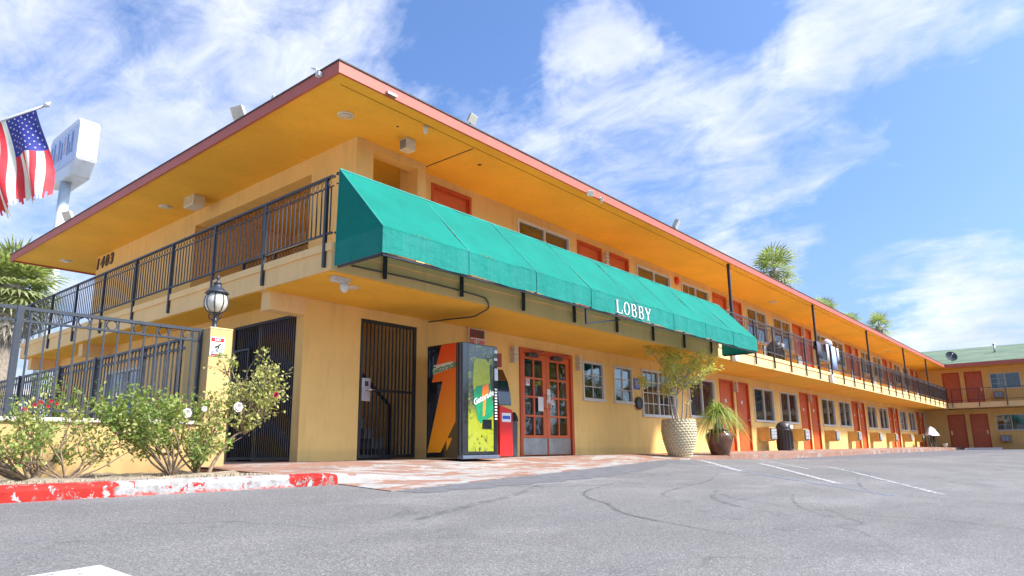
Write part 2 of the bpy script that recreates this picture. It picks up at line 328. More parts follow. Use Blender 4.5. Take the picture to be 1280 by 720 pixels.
# ------------------------------------------------------------------ mesh builder
class MB:
    def __init__(s): s.v = []; s.f = []; s.mi = []; s.cur = 0; s.sm = []
    def _add(s, vs, fs, smooth=False):
        o = len(s.v); s.v += [tuple(p) for p in vs]
        for f in fs: s.f.append(tuple(i+o for i in f)); s.mi.append(s.cur); s.sm.append(smooth)
        return s
    def box(s, x0, x1, y0, y1, z0, z1):
        if x0 > x1: x0, x1 = x1, x0
        if y0 > y1: y0, y1 = y1, y0
        if z0 > z1: z0, z1 = z1, z0
        vs = [(x0, y0, z0), (x1, y0, z0), (x1, y1, z0), (x0, y1, z0), (x0, y0, z1), (x1, y0, z1), (x1, y1, z1), (x0, y1, z1)]
        return s._add(vs, [(0, 3, 2, 1), (4, 5, 6, 7), (0, 1, 5, 4), (1, 2, 6, 5), (2, 3, 7, 6), (3, 0, 4, 7)])
    def bar(s, a, b, w, h=None):
        """square bar from a to b"""
        a = Vector(a); b = Vector(b); h = h or w; d = (b-a).normalized()
        up = Vector((0, 0, 1)) if abs(d.z) < .9 else Vector((1, 0, 0))
        x = d.cross(up).normalized()*w/2; y = x.normalized().cross(d).normalized()*h/2
        vs = [a-x-y, a+x-y, a+x+y, a-x+y, b-x-y, b+x-y, b+x+y, b-x+y]
        return s._add(vs, [(0, 1, 2, 3), (7, 6, 5, 4), (0, 4, 5, 1), (1, 5, 6, 2), (2, 6, 7, 3), (3, 7, 4, 0)])
    def tube(s, pts, rad, n=6, closed=False, cap=True):
        pts = [Vector(p) for p in pts]; k = len(pts)
        rs = rad if isinstance(rad, (list, tuple)) else [rad]*k
        vs = []; px = None
        for i, p in enumerate(pts):
            if closed: d = pts[(i+1) % k]-pts[i-1]
            else: d = pts[min(i+1, k-1)]-pts[max(i-1, 0)]
            d.normalize()
            if px is None:
                up = Vector((0, 0, 1)) if abs(d.z) < .9 else Vector((1, 0, 0)); x = d.cross(up).normalized()
            else:
                x = (px-d*px.dot(d)); x = x.normalized() if x.length > 1e-6 else d.orthogonal().normalized()
            px = x; y = d.cross(x)
            for j in range(n):
                a = 2*pi*j/n; vs.append(p+x*cos(a)*rs[i]+y*sin(a)*rs[i])
        fs = []
        for i in range(k if closed else k-1):
            i2 = (i+1) % k
            for j in range(n):
                j2 = (j+1) % n; fs.append((i*n+j, i*n+j2, i2*n+j2, i2*n+j))
        if cap and not closed: fs.append(tuple(range(n-1, -1, -1))); fs.append(tuple((k-1)*n+j for j in range(n)))
        return s._add(vs, fs, True)
    def lathe(s, prof, n=16, c=(0, 0, 0), smooth=True):
        vs = []; fs = []
        for r, z in prof:
            for j in range(n):
                a = 2*pi*j/n; vs.append((c[0]+r*cos(a), c[1]+r*sin(a), c[2]+z))
        for i in range(len(prof)-1):
            for j in range(n):
                j2 = (j+1) % n; fs.append((i*n+j, i*n+j2, (i+1)*n+j2, (i+1)*n+j))
        fs.append(tuple(range(n-1, -1, -1))); fs.append(tuple((len(prof)-1)*n+j for j in range(n)))
        return s._add(vs, fs, smooth)
    def quad(s, *ps, smooth=False): return s._add(ps, [tuple(range(len(ps)))], smooth)
    def prism(s, poly, axis, a, b):
        """extrude a 2D polygon; axis 'y' -> poly in (x,z), 'x' -> (y,z), 'z' -> (x,y)"""
        def P(p, t): return {'y': (p[0], t, p[1]), 'x': (t, p[0], p[1]), 'z': (p[0], p[1], t)}[axis]
        n = len(poly); vs = [P(p, a) for p in poly]+[P(p, b) for p in poly]
        fs = [tuple(range(n)), tuple(range(2*n-1, n-1, -1))]+[(i, i+n, (i+1) % n+n, (i+1) % n) for i in range(n)]
        return s._add(vs, fs)
    def mesh(s, name, mats, org=(0, 0, 0), bevel=0):
        me = bpy.data.meshes.new(name)
        me.from_pydata([(v[0]-org[0], v[1]-org[1], v[2]-org[2]) for v in s.v], [], s.f)
        if not isinstance(mats, (list, tuple)): mats = [mats]
        for m in mats: me.materials.append(MT[m] if isinstance(m, str) else m)
        me.polygons.foreach_set('material_index', s.mi); me.polygons.foreach_set('use_smooth', s.sm)
        me.update(); return me
def link(name, me, parent=None, loc=(0, 0, 0), rz=0.0, kind=None, label=None):
    o = bpy.data.objects.new(name, me); COL.objects.link(o); o.location = loc; o.rotation_euler = (0, 0, rz)
    if parent is not None: o.parent = parent
    if kind: o['kind'] = kind
    if label: o['label'] = label
    return o
ORG = {}
def build(name, mb, mats, parent=None, kind=None, label=None, bevel=0):
    """mesh given in world coordinates, made a child of parent (whose origin is ORG)"""
    org = ORG.get(parent.name, (0, 0, 0)) if parent is not None else (0, 0, 0)
    o = link(name, mb.mesh(name, mats, org), parent, kind=kind, label=label)
    if parent is not None: ORG[o.name] = org
    if bevel:
        b = o.modifiers.new('bevel', 'BEVEL'); b.width = bevel; b.segments = 2; b.limit_method = 'ANGLE'
    return o
def tag(o, label, cat, group=None):
    o['label'] = label; o['category'] = cat
    if group: o['group'] = group
    return o
def thing(name, loc, label, cat, group=None, rz=0):
    o = bpy.data.objects.new(name, None); COL.objects.link(o); o.location = loc; o.rotation_euler = (0, 0, rz)
    o.empty_display_size = .2; ORG[o.name] = tuple(loc); return tag(o, label, cat, group)
def single(name, mb, mats, label, cat, group=None, bevel=0):
    """thing of one mesh, origin at its base"""
    xs = [v[0] for v in mb.v]; ys = [v[1] for v in mb.v]; zs = [v[2] for v in mb.v]
    c = ((min(xs)+max(xs))/2, (min(ys)+max(ys))/2, min(zs))
    o = link(name, mb.mesh(name, mats, c), None, c); ORG[o.name] = c
    if bevel:
        b = o.modifiers.new('bevel', 'BEVEL'); b.width = bevel; b.segments = 2; b.limit_method = 'ANGLE'
    return tag(o, label, cat, group)
def copy_tree(o, parent=None):
    c = o.copy(); COL.objects.link(c); c.parent = parent
    for ch in list(o.children): copy_tree(ch, c)
    return c
def setloc(o, loc, rz=None):
    o.location = loc
    if rz is not None: o.rotation_euler = (0, 0, rz)
def text_mesh(txt, size, extrude=.003, shear=0.0, offset=0.0, spacing=1.0, sx=1.0):
    cu = bpy.data.curves.new('t', 'FONT'); cu.body = txt; cu.size = size; cu.extrude = extrude; cu.shear = shear; cu.offset = offset
    cu.align_x = 'CENTER'; cu.align_y = 'CENTER'; cu.space_character = spacing; cu.resolution_u = 3
    o = bpy.data.objects.new('t', cu); COL.objects.link(o)
    dg = bpy.context.evaluated_depsgraph_get(); dg.update()
    me = bpy.data.meshes.new_from_object(o.evaluated_get(dg)); bpy.data.objects.remove(o)
    if sx != 1.0:
        for v in me.vertices: v.co.x *= sx
    return me
def text(name, txt, size, loc, mat, parent, face='front', **k):
    """face front: readable looking along +Y; left: readable looking along +X; back wing = left"""
    me = text_mesh(txt, size, **k); me.materials.clear(); me.materials.append(MT[mat])
    org = ORG.get(parent.name, (0, 0, 0)) if parent else (0, 0, 0)
    o = link(name, me, parent, tuple(loc[i]-org[i] for i in range(3)))
    o.rotation_euler = (R(90), 0, 0 if face == 'front' else R(-90)); return o

# ------------------------------------------------------------------ ground
def lerp(a, b, t): return a+(b-a)*t
def cl(t): return max(0.0, min(1.0, t))
def z0(x): return lerp(-.25, -.34, cl((x-14)/6))
def slp(x): return lerp(.06, 0.0, cl((x-16)/30))
def gz(x, y): return z0(x)-slp(x)*max(0, min(7-y, 12))
def axis_vals():
    xs = [-2500, -900, -300, -120, -60, -30, -18]+[i*.5 for i in range(-24, 101)]+[52, 54, 56, 60, 70, 90, 140, 300, 900, 2500]
    ys = [-2500, -900, -300, -120, -60, -30, -16, -10]+[i*.5 for i in range(-16, 19)]+[12, 16, 22, 30, 60, 120, 300, 900, 2500]
    return sorted(set(xs)), sorted(set(ys))
xs, ys = axis_vals(); g = MB()
vs = [(x, y, gz(x, y)-(.12 if (y > 7.3 and x > 4.4) else 0)) for y in ys for x in xs]; nx = len(xs)
g._add(vs, [(j*nx+i, j*nx+i+1, (j+1)*nx+i+1, (j+1)*nx+i) for j in range(len(ys)-1) for i in range(nx-1)])
build('parking_lot', g, 'asphalt', kind='structure')

def ribbon(pts, w, lift=.006, sub=12, taper=False):
    mb = MB(); P = []
    for (a, b) in zip(pts[:-1], pts[1:]):
        for i in range(sub): P.append((lerp(a[0], b[0], i/sub), lerp(a[1], b[1], i/sub)))
    P.append(pts[-1]); vs = []
    for i, p in enumerate(P):
        a = P[max(i-1, 0)]; b = P[min(i+1, len(P)-1)]; d = Vector((b[0]-a[0], b[1]-a[1])).normalized()
        ww = w*(1 if not taper else .35+.65*sin(pi*cl(i/len(P))))/2
        for s in (-1, 1):
            x = p[0]-d.y*ww*s; y = p[1]+d.x*ww*s; vs.append((x, y, gz(x, y)+lift))
    mb._add(vs, [(2*i, 2*i+1, 2*i+3, 2*i+2) for i in range(len(P)-1)]); return mb
def smooth_curve(pts, n=6):
    out = []
    for i in range(len(pts)-1):
        p0, p1, p2, p3 = pts[max(i-1, 0)], pts[i], pts[i+1], pts[min(i+2, len(pts)-1)]
        for k in range(n):
            t = k/n
            out.append(tuple(.5*((2*p1[j])+(-p0[j]+p2[j])*t+(2*p0[j]-5*p1[j]+4*p2[j]-p3[j])*t*t+(-p0[j]+3*p1[j]-3*p2[j]+p3[j])*t**3) for j in range(len(p1))))
    out.append(tuple(pts[-1])); return out
for nm, pts, w, mt in (
    ('parking_line', [(14.74, 6.9), (11.31, 4.54)], .12, 'line_white'),
    ('parking_line', [(14.9, 5.6), (10.21, 2.78)], .11, 'line_white'),
    ('parking_line', [(15.5, 4.4), (9.68, 1.48)], .10, 'line_faded'),
    ('parking_line', [(18.5, 7.0), (13.57, 4.2)], .10, 'line_faded'),
    ('parking_line', [(13.2, 6.85), (11.3, 4.45), (9.85, 2.9), (8.9, 1.85)], .10, 'line_blue'),
    ('skid_mark', smooth_curve([(7.2, 4.45), (6.1, 4.1), (5.6, 3.75), (5.3, 3.35), (4.85, 2.91), (4.62, 2.35), (4.5, 1.9)]), .045, 'skid'),
    ('skid_mark', smooth_curve([(7.6, 3.35), (6.8, 3.05), (6.35, 2.72), (6.1, 2.4), (6.0, 2.1)]), .07, 'skid_soft'),
    ('skid_mark', smooth_curve([(8.4, 2.75), (7.5, 2.5), (6.75, 2.2), (6.35, 1.95), (6.0, 1.55)]), .04, 'skid_soft'),
    ('skid_mark', smooth_curve([(10.5, 4.6), (8.8, 4.0), (7.3, 3.7), (6.5, 3.45), (6.2, 3.1)]), .05, 'skid_soft'),
    ('skid_mark', smooth_curve([(12.6, 3.1), (10.9, 2.7), (9.6, 2.3), (9.2, 2.0)]), .05, 'skid_soft'),
    ('skid_mark', smooth_curve([(6.2, 4.8), (5.2, 4.3), (4.1, 3.9), (3.3, 3.6)]), .10, 'skid_soft'),
    ):
    build(nm, ribbon(pts, w, sub=3 if len(pts) > 6 else 14, taper='skid' in nm), mt, kind='structure')
# darker strip of newer asphalt along the ramp and by the far kerb
p = MB(); vs = []
for i in range(40):
    t = i/39; x = lerp(4.42, 13.6, t); y = lerp(5.11, 7.05, t); w = .25+.5*sin(pi*min(1, t*1.1))+.05*sin(i*2.1)
    vs += [(x, y-.01, gz(x, y)+.003), (x+.1, y-w, gz(x+.1, y-w)+.003)]
p._add(vs, [(2*i, 2*i+1, 2*i+3, 2*i+2) for i in range(39)]); build('asphalt_patch', p, 'patch', kind='structure')
p = MB(); vs = []
for i in range(50):
    t = i/49; x = lerp(20, 56, t); w = lerp(.3, 5.5, t**.8)
    vs += [(x, 6.98, gz(x, 6.98)+.003), (x, 6.98-w, gz(x, 6.98-w)+.003)]
p._add(vs, [(2*i, 2*i+1, 2*i+3, 2*i+2) for i in range(49)]); build('asphalt_patch', p, 'patch', kind='structure')

# walkway
def Fx(x):
    if x < 4.35: return 6.035
    if x < 13.49: return lerp(5.11, 7.08, (x-4.42)/(13.49-4.42))
    return lerp(7.08, 7.0, cl((x-13.49)/6))
def kst(x): return cl((x-14.0)/4)*.135
w = MB(); stx = [3.85, 4.0, 4.2, 4.349, 4.351, 4.42]+[4.6+.3*i for i in range(33)]+[14.5+i*.8 for i in range(53)]
stx = [x for x in stx if x < 56.2]+[56.2]
vs = []; nr = 33
for x in stx:
    f = Fx(x); ze = gz(x, f)+.006+kst(x)
    if x < 4.35: ze = -.207
    for j in range(nr):
        t = j/(nr-1); y = lerp(f, 9.06, t); s = cl((y-f)/(8.4-f)); s = s*s*(3-2*s) if x < 14 else s
        zw = max(lerp(ze, -.13, s), gz(x, y)+.008)
        if y > 6.03: zw = max(zw, lerp(gz(x, y)+.008, lerp(-.207, -.13, cl((y-6.03)/2.4)), 1-cl((x-4.35)/1.5)))
        if x > 4.35: zw = lerp(gz(x, y)+.008, zw, max(cl((x-4.40)/1.0), cl((y-5.9)/.14)))
        vs.append((x, y, zw))
w._add(vs, [(i*nr+j, (i+1)*nr+j, (i+1)*nr+j+1, i*nr+j+1) for i in range(len(stx)-1) if i != 3 for j in range(nr-1)], True)
ki = 4; edge = vs[ki*nr:(ki+1)*nr]
w._add(edge+[(a[0], a[1], -.7) for a in edge], [(q_, q_+1, nr+q_+1, nr+q_) for q_ in range(nr-1)])
# front riser
vs = []
for x in stx:
    f = Fx(x); ze = gz(x, f)+.006+kst(x)
    vs += [(x, f, ze if x > 4.35 else -.205), (x, f-.0, gz(x, f)-.1)]
w._add(vs, [(2*i, 2*i+1, 2*i+3, 2*i+2) for i in range(len(stx)-1) if i != 3])
w._add([(3.85, 9.06, -.13), (8.3, 9.06, -.13), (8.3, 14, -.13), (3.85, 14, -.13)], [(0, 1, 2, 3)])
w._add([(3.85, 6.035, -.205), (3.85, 9.06, -.13), (3.85, 9.06, -.3), (3.85, 6.035, -.3)], [(0, 1, 2, 3)])
build('walkway', w, 'walk', kind='structure')

# kerb with rounded end
k = MB(); path = [-4+.25*i for i in range(33)]+[4.18, 4.27, 4.32, 4.35]
prof = [(5.87, -.6), (5.87, -.245), (5.885, -.218), (5.91, -.205), (6.03, -.20), (6.03, -.6)]
vs = []
for i, x in enumerate(path):
    d = [0, 0, 0, 0][0]; sh = {4.27: .012, 4.32: .04, 4.35: .075}.get(x, 0)
    zz_ = (gz(x, 5.9)+.316)*1.0
    for (y, z) in prof:
        vs.append((x, lerp(y, 5.95, sh*6), z-(sh*.25 if z > -.5 else 0)))
n_ = len(prof)
k._add(vs, [(i*n_+j, i*n_+j+1, (i+1)*n_+j+1, (i+1)*n_+j) for i in range(len(path)-1) for j in range(n_-1)]+[tuple((len(path)-1)*n_+j for j in range(n_))], False)
build('kerb', k, 'kerb', kind='structure')
# pale ground sheet added behind the wall to bounce light onto the left soffit
MT['deck'] = simple('bounce_concrete', (.50, .47, .42), .85, var=.12, scale=1.5, bmp=.3)
dk = MB(); dk._add([(-25, 8.12, -.215), (3.84, 8.12, -.215), (3.84, 30, -.215), (-25, 30, -.215)], [(0, 1, 2, 3)])
dk._add([(3.84, 14.01, -.212), (5.9, 14.01, -.212), (5.9, 30, -.212), (3.84, 30, -.212)], [(0, 1, 2, 3)])
build('bounce_deck', dk, 'deck', kind='structure')
# planting bed
b_ = MB(); nx_, ny_ = 50, 14
vs = [(lerp(-5, 3.85, i/nx_), lerp(6.03, 8.0, j/ny_), -.225+.04*(j > 0)*rnd.random()+.03*sin(i*.9)*sin(j*1.1)*(0 < j)) for j in range(ny_+1) for i in range(nx_+1)]
b_._add(vs, [(j*(nx_+1)+i, j*(nx_+1)+i+1, (j+1)*(nx_+1)+i+1, (j+1)*(nx_+1)+i) for j in range(ny_) for i in range(nx_)], True)
build('planting_bed', b_, 'dirt', kind='structure')
gs = MB()
for i in range(900):
    x = rnd.uniform(1.2, 3.8); y = rnd.uniform(6.06, 7.7); r = rnd.uniform(.006, .02); z = -.205
    a = rnd.random()*6
    gs._add([(x+r*cos(a), y+r*sin(a), z), (x+r*cos(a+2.1), y+r*sin(a+2.1), z), (x+r*cos(a+4.2), y+r*sin(a+4.2), z), (x, y, z+r*1.3)], [(0, 1, 3), (1, 2, 3), (2, 0, 3)])
tag(build('dry_litter', gs, 'dirt', kind='stuff'), 'dry pebbles and litter scattered over the planting bed behind the kerb', 'litter')

# ------------------------------------------------------------------ shared components
def put(parts, root, loc, rz=0.0, lab=None):
    """parts: list of (name, mesh, [children same form]) ; root child placed at loc (root-local)"""
    out = []
    for name, me, ch in parts:
        o = link(name, me, root, loc, rz)
        if lab and not out: o['label'] = lab
        for n2, m2, ch2 in ch: link(n2, m2, o)
        out.append(o)
    return out
def door_parts(w=1.1, h=2.27, mat='door', fm='door_frame', handle='r', peep=True):
    d = MB().box(.06, w-.06, .055, .10, .02, h-.06)
    f = MB(); f.box(0, .06, -.015, .15, 0, h).box(w-.06, w, -.015, .15, 0, h).box(.06, w-.06, -.015, .15, h-.06, h).box(.06, w-.06, .0, .15, 0, .018)
    f.box(.06, .085, .03, .055, .018, h-.06).box(w-.085, w-.06, .03, .055, .018, h-.06).box(.085, w-.085, .03, .055, h-.085, h-.06)
    hx = w-.17 if handle == 'r' else .10
    hd = MB().box(hx, hx+.07, .03, .055, .92, 1.18); hd.tube([(hx+.035, .03, 1.02), (hx+.035, -.03, 1.02), (hx+(-.08 if handle == 'r' else .12), -.03, 1.02)], .012)
    ch = [('door_frame', f.mesh('door_frame', fm), []), ('handle', hd.mesh('handle', 'chrome'), [])]
    if peep: ch.append(('room_plate', MB().box(w/2-.06, w/2+.06, .04, .055, 1.55, 1.66).mesh('room_plate', 'white'), []))
    return [('door', d.mesh('door', mat), ch)]
def pleated(x0, x1, y, z0, z1, amp=.018, step=.045, slack=0.0):
    mb = MB(); n = max(4, int((x1-x0)/step)); vs = []
    for i in range(n+1):
        x = lerp(x0, x1, i/n); yy = y+amp*(1 if i % 2 else -1)
        vs += [(x, yy, z0), (x, yy, z1)]
    mb._add(vs, [(2*i, 2*i+2, 2*i+3, 2*i+1) for i in range(n)], True); return mb
def window_parts(w, h, panes=2, grid=(), cur=('full', 'half'), cm=('curtain', 'curtain2'), blind=None):
    f = MB(); t = .05
    f.box(0, t, -.03, .07, 0, h).box(w-t, w, -.03, .07, 0, h).box(t, w-t, -.03, .07, h-t, h).box(-.02, w+.02, -.055, .07, -.035, 0).box(t, w-t, -.03, .07, 0, t*.8)
    ch = []; pw = (w-2*t)/panes
    for i in range(panes):
        x0 = t+i*pw; x1 = x0+pw
        if i: f.box(x0-.022, x0+.022, -.02, .06, t*.8, h-t)
        ch.append(('pane', MB().box(x0+.004, x1-.004, .02+.012*i, .026+.012*i, t*.8, h-t).mesh('pane', 'glass'), []))
        if i < len(grid) and grid[i]:
            gx, gy = grid[i]; gb = MB()
            for k in range(1, gx): xx = lerp(x0, x1, k/gx); gb.box(xx-.009, xx+.009, .004, .018, t*.8, h-t)
            for k in range(1, gy): zz_ = lerp(t*.8, h-t, k/gy); gb.box(x0+.02, x1-.02, .003, .017, zz_-.009, zz_+.009)
            ch.append(('glazing_bars', gb.mesh('glazing_bars', 'alu'), []))
        if i < len(cur) and cur[i]:
            a, b = {'full': (x0, x1), 'half': (x0, lerp(x0, x1, .55)), 'right': (lerp(x0, x1, .4), x1)}[cur[i]]
            ch.append(('curtain', pleated(a, b, .13, .02, h-.02).mesh('curtain', cm[i]), []))
    return [('window', f.mesh('window', 'alu'), ch)]
def ac_parts(w=.6, d=.42, h=.44):
    s = MB().box(0, w, -d, .05, 0, h)
    g_ = MB().box(.03, w-.03, -d-.035, -d, .03, h-.03)
    sl = MB()
    for i in range(7): z = .06+i*.05; sl.box(.05, w-.05, -d-.05, -d-.035, z, z+.022)
    for x in (w*.33, w*.66): sl.box(x-.012, x+.012, -d-.056, -d-.05, .05, h-.06)
    br = MB().box(.08, .11, -d+.03, 0, -.03, -.002).box(w-.11, w-.08, -d+.03, 0, -.03, -.002)
    return [('air_conditioner', s.mesh('air_conditioner', 'wood'), [('grille', g_.mesh('grille', 'darkgrey'), []), ('louvre', sl.mesh('louvre', 'grill'), []), ('bracket', br.mesh('bracket', 'steel'), [])])]
def sconce_parts():
    s = MB().box(-.055, .055, -.11, 0, 0, .30)
    r = MB().box(-.06, .06, -.115, -.0, .10, .12).box(-.06, .06, -.115, 0, .19, .21).box(-.062, .062, -.117, 0, .30, .315).box(-.062, .062, -.117, 0, -.015, 0)
    return [('wall_lamp', s.mesh('wall_lamp', 'lampglass'), [('lamp_band', r.mesh('lamp_band', 'offwhite'), [])])]
DOOR_R = door_parts(handle='r'); DOOR_L = door_parts(handle='l')
DOORB_R = door_parts(w=1.02, mat='door_back', handle='r', peep=False); DOORB_L = door_parts(w=1.02, mat='door_back', handle='l', peep=False)
WIN_A = window_parts(1.95, 1.16, 2, (None, None), ('right', 'full'), ('curtain2', 'curtain'))
WIN_B = window_parts(1.95, 1.16, 2, (None, None), ('full', 'half'), ('curtain', 'curtain2'))
WIN_C = window_parts(1.68, 1.02, 2, ((2, 3), None), ('right', 'full'), ('sheer', 'curtain'))
WIN_V = [WIN_A, WIN_B, window_parts(1.95, 1.16, 2, (None, None), ('full', 'full'), ('curtain', 'curtain')), window_parts(1.95, 1.16, 2, ((2, 3), None), ('half', 'right'), ('sheer', 'curtain')), window_parts(1.95, 1.16, 2, (None, None), (None, 'full'), ('curtain', 'sheer')), window_parts(1.95, 1.16, 2, (None, None), ('half', 'half'), ('curtain2', 'curtain'))]
AC = ac_parts(); SCONCE = sconce_parts()

def wall_cols(mb, frame, u0, u1, zb, zt, openings, th=.2):
    """wall with rectangular holes. frame(u0,u1,v0,v1,z0,z1) adds a box; v = depth into the wall"""
    us = sorted(set([u0, u1]+[o[0] for o in openings]+[o[1] for o in openings])); us = [u for u in us if u0 <= u <= u1]
    for a, b in zip(us[:-1], us[1:]):
        m_ = (a+b)/2; hs = [o for o in openings if o[0] < m_ < o[1]]
        if not hs: frame(mb, a, b, 0, th, zb, zt); continue
        z = zb
        for o in sorted(hs, key=lambda o: o[2]):
            if o[2] > z+.001: frame(mb, a, b, 0, th, z, o[2])
            z = o[3]
        if zt > z+.001: frame(mb, a, b, 0, th, z, zt)
def frF(mb, a, b, v0, v1, z0_, z1): mb.box(a, b, 9+v0, 9+v1, z0_, z1)
def frB(mb, a, b, v0, v1, z0_, z1): mb.box(56.2+v0, 56.2+v1, a, b, z0_, z1)

# ------------------------------------------------------------------ main motel wing
main = thing('motel_wing', (6.55, 9, -.13), 'long two storey ochre motel wing with flat overhanging salmon edged roof and vermilion doors', 'building')
MO = ORG[main.name]
def rel(x, y, z): return (x-MO[0], y-MO[1], z-MO[2])
PR = [21.09+7.8*i for i in range(4)]+[52.45]
lo = [(6.97, 8.2, -.4, 2.15), (11.05, 12.95, -.4, 2.10), (13.37, 14.28, 1.13, 2.03), (14.73, 15.64, 1.13, 2.03), (16.12, 17.95, .84, 2.06), (18.88, 20.70, .89, 2.05)]
for D in PR:
    lo += [(D, D+1.1, -.4, 2.14), (D+1.33, D+2.43, -.4, 2.14)]
    if D < 50: lo += [(D+2.85, D+4.80, .89, 2.05), (D+5.5, D+7.45, .89, 2.05)]
mb = MB(); wall_cols(mb, frF, 5.9, 56.2, -.4, 2.33, lo); build('wall', mb, 'stucco', main)
up = [(8.5, 9.6, 2.6, 4.98), (11.05, 13.0, 3.76, 4.92)]
PU = [13.33]+[21.07+7.8*i for i in range(4)]+[52.3]
for D in PU:
    up += [(D, D+1.1, 2.6, 4.97), (D+1.33, D+2.43, 2.6, 4.97)]
    if D < 50: up += [(D+2.83, D+4.78, 3.76, 4.92), (D+5.5, D+7.45, 3.76, 4.92)]
mb = MB(); wall_cols(mb, frF, 7.9, 56.2, 2.69, 5.13, up)
mb.box(6.55, 6.9, 8.72, 9.98, 2.69, 5.13)                       # corner pillar
mb.box(6.9, 7.9, 8.72, 8.95, 4.98, 5.13)                        # lintel front opening
mb.box(7.9, 8.1, 8.72, 9.0, 2.69, 5.13)
mb.box(6.55, 6.8, 9.98, 14.25, 4.80, 5.13)                      # lintel side opening
mb.box(6.55, 6.8, 14.25, 19.7, 2.69, 5.13)
mb.box(8.9, 9.05, 9.2, 14.4, 2.69, 5.13); mb.box(6.8, 8.9, 14.25, 14.4, 2.69, 5.13)
mb.box(6.8, 56.2, 19.5, 19.7, 2.69, 5.13)
build('wall', mb, 'stucco', main)
mb = MB()                                                        # ground storey, left side
wall_cols(mb, lambda m, a, b, v0, v1, z_, z1: m.box(5.9+v0, 5.9+v1, a, b, z_, z1), 9.2, 19.7, -.4, 2.33,
          [(9.2, 11.1, -.4, 2.10), (14.5, 16.4, .15, 1.75), (11.9, 12.6, .8, 1.75)])
mb.box(8.2, 8.4, 9.2, 19.7, -.4, 2.33); mb.box(6.1, 8.2, 12.3, 12.5, -.4, 2.33); mb.box(6.1, 56.2, 19.5, 19.7, -.4, 2.33)
build('wall', mb, 'stucco', main)
build('beam', MB().box(5.3, 5.9, 8.985, 9.215, 2.05, 2.33), 'trim', main)
build('beam', MB().box(5.3, 5.9, 16.2, 16.42, 2.05, 2.33), 'trim', main)
build('beam', MB().box(5.3, 5.9, 19.47, 19.697, 2.05, 2.33), 'trim', main)
mb = MB(); mb.box(5.19, 54.44, 7.38, 9.2, 2.33, 2.69); mb.box(5.19, 6.75, 9.2, 20.0, 2.33, 2.69); mb.box(6.75, 9.05, 9.2, 14.4, 2.45, 2.688); mb.box(54.44, 56.2, 7.6, 9.2, 2.33, 2.686)
build('balcony_slab', mb, 'trim', main)
mb = MB(); mb.box(5.165, 54.4, 7.355, 7.385, 2.60, 2.705); mb.box(5.165, 5.195, 7.385, 20.02, 2.60, 2.705)
build('slab_edge', mb, 'trim', main)
mb = MB(); mb.box(5.21, 54.42, 7.40, 8.99, 2.318, 2.328); mb.box(5.21, 5.89, 9.23, 19.9, 2.318, 2.328); mb.box(5.91, 8.2, 9.21, 12.3, 2.318, 2.328)
build('balcony_soffit', mb, 'soffit', main)
# roof
mb = MB(); mb.box(5.14, 54.42, 7.29, 7.555, 5.12, 5.15); mb.box(5.14, 54.42, 7.58, 21.56, 5.122, 5.15); mb.box(5.14, 5.36, 7.54, 7.58, 5.122, 5.15)
mb.box(5.36, 54.42, 7.555, 7.58, 5.142, 5.152); mb.box(54.42, 56.3, 9.0, 21.56, 5.12, 5.15)
build('soffit', mb, 'soffit', main)
build('soffit_vent', MB().box(5.37, 54.4, 7.555, 7.58, 5.138, 5.1415), 'black', main)
build('soffit_joint', MB().box(8.155, 8.17, 7.6, 9.0, 5.112, 5.1215), 'shingle_dark', main)
mb = MB(); mb.box(5.10, 54.42, 7.25, 7.29, 5.08, 5.25); mb.box(5.10, 5.14, 7.29, 21.56, 5.08, 5.25); mb.box(5.10, 54.42, 21.56, 21.6, 5.08, 5.25)
build('fascia', mb, 'fascia', main)
mb = MB(); mb.box(5.085, 54.43, 7.235, 21.615, 5.252, 5.272); e = 5.272
mb._add([(5.085, 7.235, e), (54.4, 7.235, e), (54.4, 21.615, e), (5.085, 21.615, e), (12.3, 14.4, e+.35), (54.4, 14.4, e+.35)], [(0, 1, 5, 4), (1, 2, 5), (2, 3, 4, 5), (3, 0, 4)])
build('roof', mb, 'shingle_dark', main)
for x in (18.60, 26.3, 34.1, 41.9, 48.3):
    build('roof_post', MB().box(x-.035, x+.035, 7.37, 7.44, 2.69, 5.12), 'blackrail', main)
# floors of rooms (dark interior)
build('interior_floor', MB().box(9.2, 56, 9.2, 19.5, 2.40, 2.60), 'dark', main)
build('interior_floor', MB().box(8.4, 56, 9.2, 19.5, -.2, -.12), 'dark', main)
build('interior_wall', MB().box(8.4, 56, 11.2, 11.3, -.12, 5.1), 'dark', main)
# doors and windows
put([(n, m, c) for n, m, c in DOOR_R], main, rel(8.5, 9, 2.695))
for i, D in enumerate(PR):
    put(DOOR_L, main, rel(D, 9, -.128)); put(DOOR_R, main, rel(D+1.33, 9, -.128)); put(SCONCE, main, rel(D+1.215, 9, 1.80))
    if D < 50:
        put(WIN_V[(0, 5, 2, 3, 1)[i]], main, rel(D+2.85, 9, .89)); put(WIN_V[(1, 4, 0, 2, 3)[i]], main, rel(D+5.5, 9, .89))
        put(AC, main, rel(D+2.95, 9, .22)); put(AC, main, rel(D+6.6, 9, .22))
for i, D in enumerate(PU):
    put(DOOR_L, main, rel(D, 9, 2.695)); put(DOOR_R, main, rel(D+1.33, 9, 2.695)); put(SCONCE, main, rel(D+1.215, 9, 4.58))
    if D < 50:
        put(WIN_V[(2, 4, 1, 0, 5, 3)[i]], main, rel(D+2.83, 9, 3.76)); put(WIN_V[(3, 2, 5, 1, 0, 4)[i]], main, rel(D+5.5, 9, 3.76))
        if i: put(AC, main, rel(D+2.95, 9, 3.09)); put(AC, main, rel(D+6.6, 9, 3.09))
put(WIN_A, main, rel(11.05, 9, 3.76))
